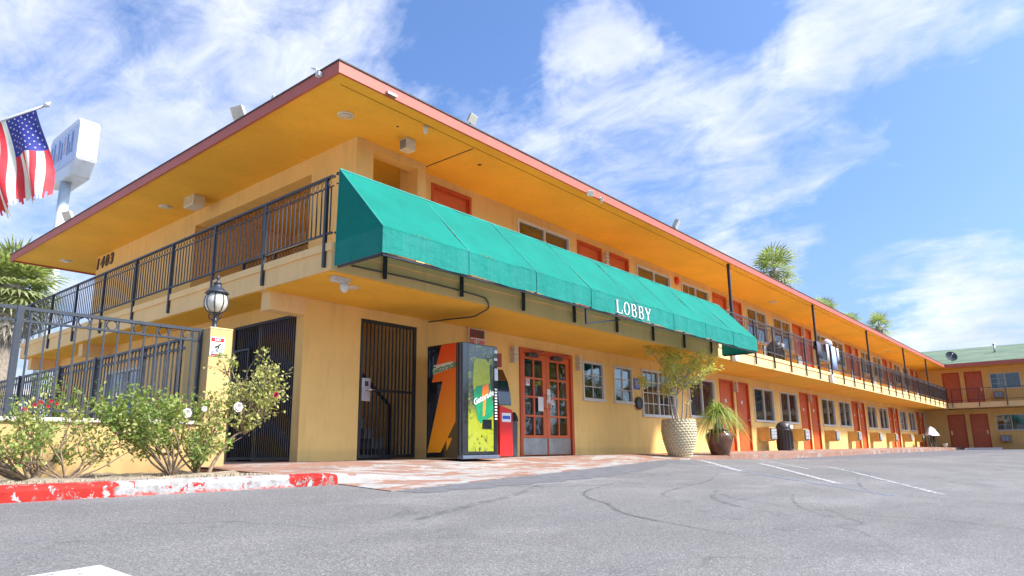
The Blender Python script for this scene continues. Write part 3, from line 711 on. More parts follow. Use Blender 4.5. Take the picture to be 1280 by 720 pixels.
LW = window_parts(.91, .90, 1, ((2, 3),), (None,)); W3 = window_parts(1.83, 1.22, 2, ((3, 4), (3, 4)), (None, 'full'), ('curtain', 'curtain')); W4 = window_parts(1.82, 1.16, 2, (None, None), ('full', 'full'), ('sheer', 'curtain2'))
put(LW, main, rel(13.37, 9, 1.13)); put(LW, main, rel(14.73, 9, 1.13)); put(W3, main, rel(16.12, 9, .84)); put(W4, main, rel(18.88, 9, .89))
LS = window_parts(1.9, 1.6, 2, (None, None), ('full', None), ('sheer', 'curtain'))
o = put(LS, main, rel(5.9, 16.4, .15), R(-90))
o = put(window_parts(.7, .95, 1, (None,), ('full',)), main, rel(5.9, 12.6, .8), R(-90))

# lobby double door
lf = MB().box(11.05, 11.13, 8.97, 9.12, -.128, 2.10).box(12.87, 12.95, 8.97, 9.12, -.128, 2.10).box(11.13, 12.87, 8.97, 9.12, 2.01, 2.10)
frm = build('lobby_door_frame', lf, 'door_frame', main)
for i, x0 in enumerate((11.135, 12.005)):
    x1 = x0+.86; d = MB()
    d.box(x0, x0+.12, 9.02, 9.065, -.115, 2.005).box(x1-.12, x1, 9.02, 9.065, -.115, 2.005).box(x0+.12, x1-.12, 9.02, 9.065, 1.88, 2.005).box(x0+.12, x1-.12, 9.02, 9.065, -.115, .30)
    for k in range(1, 4): z = lerp(.30, 1.88, k/4); d.box(x0+.12, x1-.12, 9.02, 9.065, z-.02, z+.02)
    d.box((x0+x1)/2-.02, (x0+x1)/2+.02, 9.018, 9.063, .30, 1.88)
    do = build('lobby_door', d, 'door', main)
    for k in range(4):
        for j in range(2):
            za = lerp(.30, 1.88, k/4)+.02; xa = x0+.12+j*.31
            build('pane', MB().box(xa+.001, xa+.30, 9.04, 9.046, za, za+.355), 'glass', do)
    build('kick_plate', MB().box(x0+.03, x1-.03, 9.006, 9.019, -.10, .235), 'steel', do)
    hx = x1-.07 if i == 0 else x0+.07
    build('door_pull', MB().tube([(hx, 9.015, .86), (hx, 8.95, .86), (hx, 8.95, 1.14), (hx, 9.015, 1.14)], .012), 'chrome', do)
    build('notice', MB().box(x1-.30 if i == 0 else x0+.01, x1-.12 if i == 0 else x0+.13, 9.010, 9.0175, .80 if i == 0 else .98, 1.10 if i == 0 else 1.28), 'white', do)
    cz = (x0+.17, x0+.30) if i == 0 else (x0+.15, x0+.28)
    sg = build('no_smoking_sign', MB().box(cz[0], cz[1], 9.030, 9.0385, 1.32 if i == 0 else .95, 1.47 if i == 0 else 1.10), 'white', do)
    rr = MB(); cxx = sum(cz)/2; czz = 1.405 if i == 0 else 1.03
    rr.tube([(cxx+.042*cos(a*pi/8), 9.027, czz+.042*sin(a*pi/8)) for a in range(16)], .006, 4, closed=True); rr.bar((cxx-.03, 9.026, czz+.03), (cxx+.03, 9.026, czz-.03), .01, .004)
    build('red_ring', rr, 'red', sg)
    cb = build('door_closer', MB().box(x0+.16, x0+.50, 8.93, 9.02, 1.93, 1.99), 'darkgrey', do)
    build('closer_arm', MB().bar((x0+.2, 8.96, 2.0), (x0+.62, 8.86, 2.06), .018).bar((x0+.62, 8.86, 2.06), (x0+.70, 8.96, 2.07), .018), 'darkgrey', do)
# lobby interior
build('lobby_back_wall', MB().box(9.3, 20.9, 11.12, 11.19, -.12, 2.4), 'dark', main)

# stairs behind the gate
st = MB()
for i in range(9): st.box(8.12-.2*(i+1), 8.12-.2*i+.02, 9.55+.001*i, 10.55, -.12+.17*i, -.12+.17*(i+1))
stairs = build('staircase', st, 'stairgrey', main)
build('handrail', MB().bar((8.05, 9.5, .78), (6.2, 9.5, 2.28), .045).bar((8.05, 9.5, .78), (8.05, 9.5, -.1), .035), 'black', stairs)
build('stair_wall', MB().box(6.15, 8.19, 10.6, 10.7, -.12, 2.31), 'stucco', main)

# ------------------------------------------------------------------ back wing
backw = thing('motel_wing', (56.2, 0, -.18), 'far two storey motel wing with green shingle roof closing off the car park', 'building')
BO = ORG[backw.name]
def relb(x, y, z): return (x-BO[0], y-BO[1], z-BO[2])
bops = []; bst = []
for k in range(3):
    y0 = 7.75-7.3*k
    for zb, h in ((-.16, 2.15), (2.71, 2.10)):
        bops += [(y0-1.03, y0, zb-.3, zb+h), (y0-1.30-1.02, y0-1.30, zb-.3, zb+h), (y0-4.42, y0-2.74, .88 if zb < 0 else 3.62, 1.90 if zb < 0 else 4.64)]
lower = [o for o in bops if o[3] < 2.3]; upper = [o for o in bops if o[3] > 2.3]
mb = MB(); wall_cols(mb, frB, -14, 9.0, -.6, 2.33, lower); wall_cols(mb, frB, -14, 9.0, 2.69, 5.13, upper); build('wall', mb, 'stucco', backw)
mb = MB(); mb.box(54.44, 56.2, -14, 7.36, 2.35, 2.69); build('balcony_slab', mb, 'trim', backw)
mb = MB(); mb.box(54.42, 66, -14.3, 21.6, 5.10, 5.13); build('soffit', mb, 'soffit', backw)
mb = MB(); mb.box(54.38, 54.42, -14.3, 7.2, 5.05, 5.30); build('fascia', mb, 'fascia', backw)
mb = MB(); mb._add([(54.36, -14.4, 5.30), (54.36, 21.7, 5.30), (60.2, 21.7, 6.93), (60.2, -14.4, 6.93), (66, 21.7, 5.3), (66, -14.4, 5.3)], [(0, 3, 2, 1), (3, 5, 4, 2), (0, 5, 3), (1, 2, 4)]); build('roof', mb, 'greenroof', backw)
build('interior_floor', MB().box(56.4, 66, -14, 9, 2.4, 2.6), 'dark', backw); build('interior_wall', MB().box(58, 58.1, -14, 9, -.2, 5.1), 'dark', backw)
for k in range(3):
    y0 = 7.75-7.3*k
    for zb, wz, az in ((-.16, .88, .14), (2.71, 3.62, 2.98)):
        def dd(parts, y, z): put(parts, backw, relb(56.2, y, z), R(-90))
        hs = 2.10/2.27
        dd(DOORB_L, y0, zb-.12 if zb > 0 else zb-.11); dd(DOORB_R, y0-1.30, zb-.12 if zb > 0 else zb-.11)
        dd(WIN_C, y0-2.74, wz); dd(AC, y0-2.84, az)
for y, x, hgt in ((4.6, 57.5, .5), (.9, 58.6, .4)):
    z = 5.3+(x-54.36)*.279
    build('roof_vent', MB().tube([(x, y, z-.1), (x, y, z+hgt)], .06, 8).tube([(x, y, z+hgt), (x, y, z+hgt+.08)], .10, 8), 'steel', backw)
# covered window in the inner corner
put(window_parts(1.2, 1.3, 2, (None, None), ('full', 'full')), main, rel(54.95, 9, .8))

# ------------------------------------------------------------------ railings
def bar_mesh(h, w=.014): return MB().box(-w/2, w/2, -w/2, w/2, 0, h).mesh('baluster', 'blackrail')
def ringband(axis, fixed, u0, u1, step, zc, rx, rz, mat, n=10, th=.006):
    mb = MB(); u = u0
    while u < u1-step*.5:
        pts = []
        for k in range(n):
            a = 2*pi*k/n; du = u+step/2+rx*cos(a); z = zc+rz*sin(a)
            pts.append((du, fixed, z) if axis == 'x' else (fixed, du, z))
        mb.tube(pts, th, 4, closed=True); u += step
    return mb
def railing(name, axis, fixed, u0, u1, posts, step, zb, zt, label, foot, maxn=300, bw=.014, band=True, bars_from=None):
    loc = (u0, fixed, 2.69) if axis == 'x' else (fixed, u0, 2.69)
    t = thing(name, loc, label, 'railing')
    P = (lambda u, z, d=0: (u, fixed+d, z)) if axis == 'x' else (lambda u, z, d=0: (fixed+d, u, z))
    build('top_rail', MB().bar(P(u0, zt), P(u1, zt), .045, .03), 'blackrail', t)
    build('bottom_rail', MB().bar(P(u0, zb), P(u1, zb), .03, .025), 'blackrail', t)
    if band: build('band_rail', MB().bar(P(u0, zt-.14), P(u1, zt-.14), .018, .014), 'blackrail', t)
    pm = MB().box(-.022, .022, -.022, .022, foot, zt-.015).mesh('post', 'blackrail')
    for u in posts:
        q = P(u, 0); link('post', pm, t, (q[0]-loc[0], q[1]-loc[1], -loc[2]))
    bm_ = bar_mesh(zt-.14-zb if band else zt-zb, bw); u = u0+step/2; k = 0; rest = MB()
    while u < u1:
        q = P(u, zb)
        if k < maxn: link('baluster', bm_, t, tuple(q[i]-loc[i] for i in range(3)))
        else: rest.box(q[0]-bw/2, q[0]+bw/2, q[1]-bw/2, q[1]+bw/2, zb, zt-(.14 if band else 0))
        k += 1; u += step
    if rest.v: build('far_balusters', rest, 'blackrail', t, kind='stuff')
    if band:
        build('ring_band', ringband(axis, fixed, u0+step/2, u1, step, zt-.075, step*.42, .052, 'blackrail', 8, .005), 'blackrail', t, kind='stuff')
    return t
railing('balcony_railing', 'y', 5.17, 7.35, 20.0, [7.5+1.5*i for i in range(9)], .105, 2.83, 3.62, 'black iron balcony railing along the short side above the garden fence', 2.38)
lr = railing('balcony_railing', 'x', 7.33, 5.2, 54.4, [6.06+1.545*i for i in range(32)], .115, 2.83, 3.66, 'black iron balcony railing running along the long front past the teal awning', 2.36, maxn=0)
# nearest visible bars right of the awning become single parts
loc = ORG[lr.name]; bm_ = bar_mesh(.69, .014)
for o in [c for c in lr.children if c.name.startswith('far_balusters')]: bpy.data.objects.remove(o)
rest = MB(); u = 5.26; k = 0; kk = 0
while u < 54.4:
    vis = u > 17.3 or (5.3 < u < 9.5)
    if vis and kk < 300: link('baluster', bm_, lr, (u-loc[0], 0, 2.83-loc[2])); kk += 1
    else: rest.box(u-.007, u+.007, 7.323, 7.337, 2.83, 3.52)
    u += .115
build('far_balusters', rest, 'blackrail', lr, kind='stuff')
railing('balcony_railing', 'y', 54.42, -14, 7.2, [7.1-1.5*i for i in range(14)], .12, 2.86, 3.60, 'thin black railing on the upper balcony of the far wing', 2.40, maxn=90, bw=.010, band=False)
ir = railing('stair_railing', 'y', 6.66, 9.98, 12.35, [9.99, 11.2, 12.3], .10, 2.80, 3.62, 'dark inner railing standing in the open stair landing behind the side balcony', 2.69)

# ------------------------------------------------------------------ security screen and stair gate
sc = thing('security_screen', (5.94, 9.0, -.12), 'tall black barred security screen closing the passage beside the rose bushes', 'security screen')
mb = MB().box(5.92, 5.96, 9.215, 9.25, -.10, 2.10).box(5.92, 5.96, 11.04, 11.08, -.10, 2.10).box(5.92, 5.96, 9.25, 11.04, 2.06, 2.10).box(5.92, 5.96, 9.25, 11.04, -.10, -.065).box(5.922, 5.958, 9.25, 10.5, .80, .83)
build('frame', mb, 'black', sc)
bm_ = MB().box(-.008, .008, -.008, .008, 0, 2.12).mesh('bar', 'black'); y = 9.30
while y < 11.03: link('bar', bm_, sc, (0, y-9.0, .055)); y += .058
build('lock_frame', MB().box(5.90, 5.918, 10.55, 10.58, 1.05, 1.70).box(5.90, 5.918, 10.58, 11.0, 1.67, 1.70).box(5.90, 5.918, 10.97, 11.0, 1.05, 1.67), 'greyiron', sc)
# pier return on the left of the passage
sg = thing('stair_gate', (7.58, 9.0, -.12), 'black barred steel gate across the stairwell left of the drinks machine', 'gate')
mb = MB().box(6.98, 7.03, 9.0, 9.04, -.10, 2.14).box(8.14, 8.19, 9.0, 9.04, -.10, 2.14).box(7.03, 8.14, 9.0, 9.04, 2.09, 2.14).box(7.03, 8.14, 9.0, 9.04, -.10, -.05).box(7.03, 8.14, 9.002, 9.038, .97, 1.01)
build('frame', mb, 'black', sg)
bm_ = MB().box(-.01, .01, -.01, .01, 0, 2.14).mesh('bar', 'black')
for i in range(13): link('bar', bm_, sg, (7.115+i*.079-7.58, .02, .07))
o = build('lock_box', MB().box(7.0, 7.17, 8.96, 9.0, .80, 1.17), 'steel', sg)
build('lever', MB().tube([(7.09, 8.96, .98), (7.09, 8.91, .98), (7.24, 8.91, .98)], .014), 'chrome', o)
build('keypad', MB().box(7.06, 7.12, 8.95, 8.96, 1.04, 1.12), 'black', o)

# ------------------------------------------------------------------ garden wall, pillar, fences
gw = thing('garden_wall', (0, 8.0, -.3), 'low ochre garden wall behind the rose bushes with pale worn cap', 'wall')
build('wall', MB().box(-5, 3.868, 7.9, 8.1, -.5, .33), 'stucco_garden', gw)
cp = MB()
cx = -5.0
while cx < 3.85:
    ln = .6; cp = MB().box(cx+.004, min(cx+ln, 3.866)-.004, 7.87, 8.13, .331, .372+rnd.uniform(-.003, .003)); build('cap_stone', cp, 'concrete', gw); cx += ln
pl = thing('gate_pillar', (4.01, 8.1, -.3), 'square ochre stucco pillar at the end of the garden wall with a lantern on it', 'pillar')
build('shaft', MB().box(3.87, 4.15, 7.81, 8.41, -.5, 1.44), 'stucco_garden', pl, bevel=.008)
build('pillar_cap', MB().box(3.868, 4.152, 7.808, 8.412, 1.441, 1.462), 'trim', pl, bevel=.006)
# lantern
la = thing('lantern', (4.0, 7.98, 1.462), 'black globe lantern with finial standing on the ochre pillar', 'lantern')
build('base', MB().lathe([(.05, 0), (.055, .02), (.03, .04), (.026, .09), (.04, .11), (.02, .13), (.024, .17), (.05, .19), (.065, .205)], 12, (4.0, 7.98, 1.462)), 'greyiron', la)
build('globe', MB().lathe([(.06, .0), (.10, .03), (.128, .09), (.132, .14), (.118, .20), (.085, .245), (.06, .26)], 20, (4.0, 7.98, 1.667)), 'lampglass', la)
cg = MB()
for i in range(8):
    a = i*pi/4+.2; cg.tube([(4.0+(r+.006)*cos(a), 7.98+(r+.006)*sin(a), 1.667+z) for r, z in ((.06, 0), (.10, .03), (.128, .09), (.132, .14), (.118, .20), (.085, .245))], .0055, 4)
cg.tube([(4+.137*cos(k*pi/8), 7.98+.137*sin(k*pi/8), 1.70) for k in range(16)], .005, 4, closed=True) if False else None
build('cage', cg, 'greyiron', la)
build('hood', MB().lathe([(.14, 0), (.125, .02), (.09, .05), (.055, .09), (.045, .12), (.055, .125), (.02, .15), (.012, .17), (.026, .19), (.02, .21), (.004, .235)], 16, (4.0, 7.98, 1.905)), 'greyiron', la)
for i in range(4):
    a = i*pi/2+.6; build('scroll', MB().tube(smooth_curve([(4+.02*cos(a), 7.98+.02*sin(a), 1.58), (4+.07*cos(a), 7.98+.07*sin(a), 1.60), (4+.085*cos(a), 7.98+.085*sin(a), 1.64), (4+.06*cos(a), 7.98+.06*sin(a), 1.66)], 3), .007, 5), 'greyiron', la)
# pillar sign
ps = thing('pillar_sign', (3.96, 7.806, 1.12), 'small white sign with red header about dogs fixed to the ochre pillar', 'sign')
build('plate', MB().box(3.875, 4.05, 7.800, 7.8075, 1.12, 1.345), 'white', ps, bevel=.002)
build('header', MB().box(3.885, 4.040, 7.797, 7.7998, 1.29, 1.335), 'red', ps)
text('lettering', 'NO', .045, (3.9625, 7.7955, 1.312), 'white', ps, extrude=.001, offset=.001)
dg = MB()   # a squatting dog
dg.prism([(3.925, 1.222), (3.94, 1.235), (3.965, 1.245), (3.985, 1.262), (3.993, 1.275), (4.0, 1.27), (4.008, 1.262), (4.0, 1.256), (3.995, 1.245), (3.985, 1.23), (3.984, 1.205), (3.977, 1.205), (3.972, 1.225), (3.958, 1.222), (3.952, 1.208), (3.94, 1.205), (3.945, 1.215)], 'y', 7.797, 7.7998)
build('dog_emblem', dg, 'black', ps)
ln = MB()
for i, (a, b) in enumerate(((3.895, 4.03), (3.905, 4.02), (3.89, 4.035))): ln.box(a, b, 7.798, 7.7998, 1.185-i*.016, 1.191-i*.016)
build('small_print', ln, 'blue', ps)
build('footer', MB().box(3.89, 4.035, 7.797, 7.7998, 1.127, 1.145), 'red', ps)

f1 = thing('garden_fence', (2.0, 8.0, .37), 'grey iron fence with rings under its rail standing on the garden wall', 'fence')
build('top_rail', MB().bar((-4, 8.0, 1.435), (3.87, 8.0, 1.435), .04, .035), 'greyiron', f1)
build('ring_rail', MB().bar((-4, 8.0, 1.31), (3.87, 8.0, 1.31), .03, .022), 'greyiron', f1)
build('bottom_rail', MB().bar((-4, 8.0, .44), (3.87, 8.0, .44), .03, .022), 'greyiron', f1)
pm = MB().box(-.028, .028, -.028, .028, .37, 1.46).mesh('post', 'greyiron')
for x in (2.03, .1, -1.9): link('post', pm, f1, (x-2.0, 0, -.37))
build('end_post', MB().box(3.83, 3.866, 7.98, 8.02, .37, 1.41), 'greyiron', f1)
bmh = MB().box(-.008, .008, -.008, .008, .37, 1.43).mesh('bar', 'greyiron')
rm = MB().tube([(.052*cos(2*pi*k/14), 0, 1.37+.052*sin(2*pi*k/14)) for k in range(14)], .007, 5, closed=True).mesh('ring', 'greyiron')
x = 3.76; i = 0
while x > -1.5:
    if abs(x-2.03) > .05: link('bar', bmh, f1, (x-2.0, 0, -.37))
    link('ring', rm, f1, (x-.068-2.0, 0, -.37)) if i % 2 == 0 else None
    x -= .136; i += 1
f2 = thing('garden_fence', (3.95, 8.42, -.2), 'black iron pool fence with rings behind the pillar beneath the side balcony', 'fence')
build('top_rail', MB().bar((3.95, 8.42, 1.415), (3.95, 18.8, 1.415), .035, .03), 'blackrail', f2)
build('ring_rail', MB().bar((3.95, 8.42, 1.29), (3.95, 18.8, 1.29), .022, .02), 'blackrail', f2)
build('bottom_rail', MB().bar((3.95, 8.42, -.02), (3.95, 18.8, -.02), .03, .025), 'blackrail', f2)
pm = MB().box(-.03, .03, -.03, .03, -.25, 1.44).mesh('post', 'blackrail')
for y in (8.45, 9.78, 11.43, 12.95, 15.0, 17.0, 18.8): link('post', pm, f2, (0, y-8.42, .2))
bmh = MB().box(-.008, .008, -.008, .008, -.02, 1.41).mesh('bar', 'blackrail')
rm = MB().tube([(0, .05*cos(2*pi*k/10), 1.352+.05*sin(2*pi*k/10)) for k in range(10)], .006, 4, closed=True).mesh('ring', 'blackrail')
y = 8.55
while y < 18.7:
    link('bar', bmh, f2, (0, y-8.42, .2)); link('ring', rm, f2, (0, y+.055-8.42, .2)); y += .115

# ------------------------------------------------------------------ awning
aw = thing('awning', (5.2, 7.3, 2.36), 'long teal fabric awning hung on the balcony reading LOBBY', 'awning')
AX0, AX1 = 5.20, 17.45; TY, TZ, FY, FZ, BZ = 7.27, 3.70, 6.35, 2.71, 2.37
np_ = 8
for i in range(np_):
    a = lerp(AX0, AX1, i/np_); b = lerp(AX0, AX1, (i+1)/np_); mb = MB(); vs = []; nu, nv = 14, 10
    for j in range(nv+1):
        t = j/nv
        for k_ in range(nu+1):
            s = k_/nu; sag = .018*sin(pi*s)*sin(pi*t)+.006*sin(s*11+i*2)*sin(t*7+i)
            vs.append((lerp(a, b, s), lerp(TY, FY, t)+sag*.6, lerp(TZ, FZ, t)-sag))
    mb._add(vs, [(j*(nu+1)+k_, (j+1)*(nu+1)+k_, (j+1)*(nu+1)+k_+1, j*(nu+1)+k_+1) for j in range(nv) for k_ in range(nu)], True)
    build('slope_panel', mb, 'awning', aw)
    mb = MB(); vs = []
    for j in range(4):
        for k_ in range(13):
            s = k_/12; vs.append((lerp(a, b, s), FY-.006*sin(s*pi*5+i)*(j/3), lerp(FZ, BZ+.012*sin(s*6+i*1.3)*(j == 3), j/3)))
    mb._add(vs, [(j*13+k_, (j+1)*13+k_, (j+1)*13+k_+1, j*13+k_+1) for j in range(3) for k_ in range(12)], True)
    build('valance_panel', mb, 'awning', aw)
    if i: build('seam', MB().bar((a, TY-.005, TZ+.004), (a, FY-.004, FZ+.004), .013, .005).bar((a, FY-.006, FZ), (a, FY-.006, BZ), .012, .005), 'awning_seam', aw)
for x in (AX0, AX1):
    mb = MB(); s = -1 if x == AX0 else 1
    mb._add([(x, TY, TZ), (x, FY, FZ), (x, FY, BZ), (x, TY+.03, BZ)], [(0, 1, 2, 3)])
    build('end_panel', mb, 'awning', aw)
mb = MB()
mb.bar((AX0+.02, FY+.03, BZ-.015), (AX1-.02, FY+.03, BZ-.015), .03); mb.bar((AX0+.02, TY-.02, BZ-.015), (AX0+.02, FY+.03, BZ-.015), .03); mb.bar((AX1-.02, TY-.02, BZ-.015), (AX1-.02, FY+.03, BZ-.015), .03)
mb.bar((AX0+.02, FY+.04, FZ-.05), (AX1-.02, FY+.04, FZ-.05), .03); mb.bar((AX0+.02, TY-.02, TZ-.09), (AX1-.02, TY-.02, TZ-.09), .03)
for i in range(1, 8):
    x = lerp(AX0, AX1, i/8); mb.bar((x, TY-.04, TZ-.10), (x, FY+.04, FZ-.07), .025); mb.bar((x, FY+.03, FZ-.05), (x, FY+.03, BZ-.015), .025)
build('steel_frame', mb, 'black', aw)
build('hanging_bracket', MB().bar((9.68, 6.4, 2.36), (9.68, 6.4, 2.09), .03).bar((9.68, 6.4, 2.09), (10.95, 6.5, 2.34), .025), 'black', aw)
build('edge_binding', MB().bar((AX0, TY-.002, TZ+.006), (AX1, TY-.002, TZ+.006), .014).bar((AX0-.003, TY, TZ), (AX0-.003, TY+.03, BZ), .010).bar((AX0-.003, TY, TZ+.004), (AX0-.003, FY, FZ+.004), .010), 'awning_seam', aw)
# LOBBY, serif letters built from strokes
def serif_word(word, x0, zb, h, yf, adv):
    mb = MB(); cw = adv*.80; s = h*.055
    def stroke(ax, az, bx, bz, w): mb.bar((ax, yf, az), (bx, yf, bz), .006, w) if False else mb.prism(_st(ax, az, bx, bz, w), 'y', yf-.004, yf)
    def _st(ax, az, bx, bz, w):
        d = Vector((bx-ax, bz-az)).normalized(); n = Vector((-d.y, d.x))*w/2
        return [(ax+n.x, az+n.y), (ax-n.x, az-n.y), (bx-n.x, bz-n.y), (bx+n.x, bz+n.y)]
    def arc(cx, cz, rx, rz, a0, a1, wt):
        n = 14; 
        for i in range(n):
            p = [a0+(a1-a0)*i/n, a0+(a1-a0)*(i+1)/n]; q = []
            for k_, a in enumerate(p):
                w_ = wt*(.35+.65*abs(cos(a)))
                q.append(((cx+(rx+w_/2)*cos(a), cz+(rz+wt*.12)*sin(a)), (cx+(rx-w_/2)*cos(a), cz+(rz-wt*.25)*sin(a))))
            mb.prism([q[0][0], q[0][1], q[1][1], q[1][0]], 'y', yf-.004, yf)
    T = h*.17
    for i, c in enumerate(word):
        x = x0+i*adv
        if c == 'L':
            stroke(x+T, zb, x+T, zb+h, T); stroke(x, zb+s/2, x+cw, zb+s/2, s); stroke(x, zb+h-s/2, x+2*T, zb+h-s/2, s); stroke(x+cw-s, zb, x+cw-s, zb+h*.28, s*1.6)
        if c == 'O': arc(x+cw*.5, zb+h/2, cw*.42, h/2-T*.1, 0, 2*pi, T)
        if c == 'B':
            stroke(x+T, zb, x+T, zb+h, T); stroke(x, zb+s/2, x+cw*.6, zb+s/2, s); stroke(x, zb+h-s/2, x+cw*.55, zb+h-s/2, s); stroke(x+T, zb+h*.53, x+cw*.55, zb+h*.53, s)
            arc(x+cw*.52, zb+h*.76, cw*.25, h*.235, -pi/2, pi/2, T); arc(x+cw*.55, zb+h*.265, cw*.32, h*.265, -pi/2, pi/2, T)
        if c == 'Y':
            m_ = x+cw*.5; stroke(m_, zb, m_, zb+h*.46, T); stroke(m_, zb+h*.42, x+cw*.08, zb+h, T*.95); stroke(m_, zb+h*.42, x+cw*.94, zb+h, T*.6)
            stroke(m_-T, zb+s/2, m_+T, zb+s/2, s); stroke(x-s, zb+h-s/2, x+cw*.32, zb+h-s/2, s); stroke(x+cw*.70, zb+h-s/2, x+cw+s, zb+h-s/2, s)
    return mb
build('lettering', serif_word('LOBBY', 10.58, 2.405, .245, FY-.012, .265), 'white', aw)

# ------------------------------------------------------------------ conduit, cameras, lights
tb = MB().tube(smooth_curve([(5.5, 7.34, 2.44), (6.8, 7.34, 2.46), (8.0, 7.34, 2.44), (8.2, 7.34, 2.40), (8.33, 7.42, 2.30), (8.40, 7.65, 2.26), (8.52, 7.95, 2.25), (8.50, 8.4, 2.27), (8.46, 8.98, 2.28)], 5), .014, 6)
single('conduit_pipe', tb, 'tube', 'thin dark conduit bent under the balcony edge above the stair gate', 'pipe')
sc2 = thing('security_camera', (5.55, 7.6, 2.318), 'white dome security camera under the balcony corner below the awning end', 'camera')
build('mount', MB().box(5.36, 5.62, 7.52, 7.62, 2.245, 2.317), 'grill', sc2, bevel=.005)
build('dome', MB().lathe([(.055, 0), (.055, -.06), (.045, -.10), (.022, -.122), (.004, -.128)][::-1], 14, (5.56, 7.57, 2.245)), 'white', sc2)
dl = MB().lathe([(.10, -.012), (.115, 0)], 20, (5.95, 7.93, 2.317)); single('ceiling_light', dl, 'offwhite', 'round cream ceiling disc on the balcony underside beside the dome camera', 'light')
def recessed(x, y, z, label, r=.13):
    t = thing('ceiling_light', (x, y, z), label, 'light', 'round lights in the roof overhang')
    build('trim_ring', MB().lathe([(r*.80, -.012), (r, -.012), (r*1.05, 0)], 20, (x, y, z)), 'offwhite', t)
    build('lens', MB().lathe([(r*.3, -.035), (r*.6, -.028), (r*.78, -.0125)], 20, (x, y, z)), 'lampglass', t)
recessed(5.97, 8.26, 5.12, 'round ceiling light under the roof corner above the balcony end')
recessed(5.97, 14.42, 5.12, 'round ceiling light in the side overhang next to the square speaker box')
recessed(6.1, 20.6, 5.12, 'farthest round ceiling light at the left end of the side overhang', .14)
recessed(24.76, 8.3, 5.12, 'round ceiling light in the front overhang above the balcony beyond the first roof post', .16)
recessed(42.7, 8.3, 5.12, 'small distant round ceiling light in the front overhang near the far posts', .16)
recessed(51.5, 8.0, 5.12, 'last pale ceiling light in the front overhang beside the far wing', .2)
single('ceiling_plug', MB().lathe([(.02, -.012), (.04, 0)], 10, (8.75, 7.99, 5.12)), 'tube', 'small brown plug in the roof underside above the first upper door', 'fitting')
single('ceiling_plug', MB().lathe([(.012, -.01), (.022, 0)], 8, (6.75, 7.95, 5.12)), 'tube', 'tiny dark plug in the roof underside between the corner light and the vent box', 'fitting')
sb = thing('speaker_box', (6.12, 13.5, 5.12), 'square cream speaker box hung under the side overhang', 'speaker')
build('case', MB().box(6.0, 6.25, 13.25, 13.65, 4.90, 5.12), 'offwhite', sb, bevel=.01); build('front', MB().box(5.99, 6.0, 13.29, 13.61, 4.93, 5.09), 'tan', sb)
vb = thing('vent_box', (7.2, 8.2, 5.12), 'white louvred box under the roof near the balcony corner', 'vent')
build('case', MB().box(7.10, 7.30, 8.12, 8.30, 4.93, 5.12), 'offwhite', vb, bevel=.005)
lv = MB()
for i in range(6): lv.box(7.094, 7.0995, 8.135, 8.285, 4.95+i*.026, 4.962+i*.026)
build('louvre', lv, 'darkgrey', vb)
single('motion_sensor', MB().lathe([(.012, -.13), (.035, -.11), (.04, -.05), (.045, 0)], 12, (7.05, 7.61, 5.12)), 'white', 'small white sensor hanging from the roof between vent box and salmon edge', 'sensor')
def flood(x, y, z, dx, dy, label, s=.17, under=False):
    t = thing('floodlight', (x, y, z), label, 'floodlight')
    d = Vector((dx, dy, -.55)).normalized(); c = Vector((x, y, z+.16 if not under else z-.05)); r_ = Vector((-dy, dx, 0)).normalized(); u_ = r_.cross(d)
    def pt(a, b, e): return tuple(c+r_*a+u_*b+d*e)
    mb = MB(); q = [pt(-s*.7, -s*.6, 0), pt(s*.7, -s*.6, 0), pt(s*.7, s*.6, 0), pt(-s*.7, s*.6, 0), pt(-s, -s*.8, s*.7), pt(s, -s*.8, s*.7), pt(s, s*.8, s*.7), pt(-s, s*.8, s*.7)]
    mb._add(q, [(0, 1, 2, 3), (0, 4, 5, 1), (1, 5, 6, 2), (2, 6, 7, 3), (3, 7, 4, 0), (7, 6, 5, 4)])
    build('housing', mb, 'offwhite', t, bevel=.006)
    mb = MB(); mb._add([pt(-s*.85, -s*.65, s*.705), pt(s*.85, -s*.65, s*.705), pt(s*.85, s*.65, s*.705), pt(-s*.85, s*.65, s*.705)], [(0, 1, 2, 3)]); build('lens', mb, 'lampglass', t)
    build('bracket', MB().tube([(x, y, z), tuple(c)], .016, 6), 'steel', t)
flood(5.16, 9.95, 5.27, -1, -.25, 'boxy cream floodlight on the left roof edge nearest the corner', .13)
flood(5.16, 17.5, 5.27, -1, -.3, 'cream floodlight on the left roof edge in front of the sign pole', .14)
flood(7.76, 7.30, 5.27, .2, -1, 'small pale floodlight lying low on the front roof edge near the corner', .10)
flood(15.1, 7.30, 5.27, .4, -1, 'square floodlight raised above the front roof edge over the awning', .15)
flood(11.2, 7.22, 5.13, -.5, -1, 'left head of the twin white spotlights under the front roof edge', .075, True)
flood(11.62, 7.22, 5.11, .7, -1, 'right head of the twin white spotlights under the front roof edge', .075, True)
mb = MB().box(5.92, 6.10, 7.20, 7.249, 5.09, 5.13); single('fascia_clip', mb, 'steel', 'small metal bracket on the salmon roof edge right of the corner', 'bracket')
an = MB().tube([(5.05, 7.72, 5.22), (5.05, 7.72, 5.33)], .009, 5).tube([(5.08, 7.70, 5.27), (5.02, 7.78, 5.31)], .014, 6).box(5.03, 5.09, 7.62, 7.70, 5.15, 5.21)
single('roof_camera', an, 'grill', 'small grey camera bracket clamped on the roof corner', 'camera')
single('roof_bird_spike', MB().tube([(5.2, 9.1, 5.27), (5.2, 9.1, 5.40), (5.2, 9.05, 5.44)], .016, 5), 'grill', 'short grey stub pipe on the left roof edge', 'pipe')
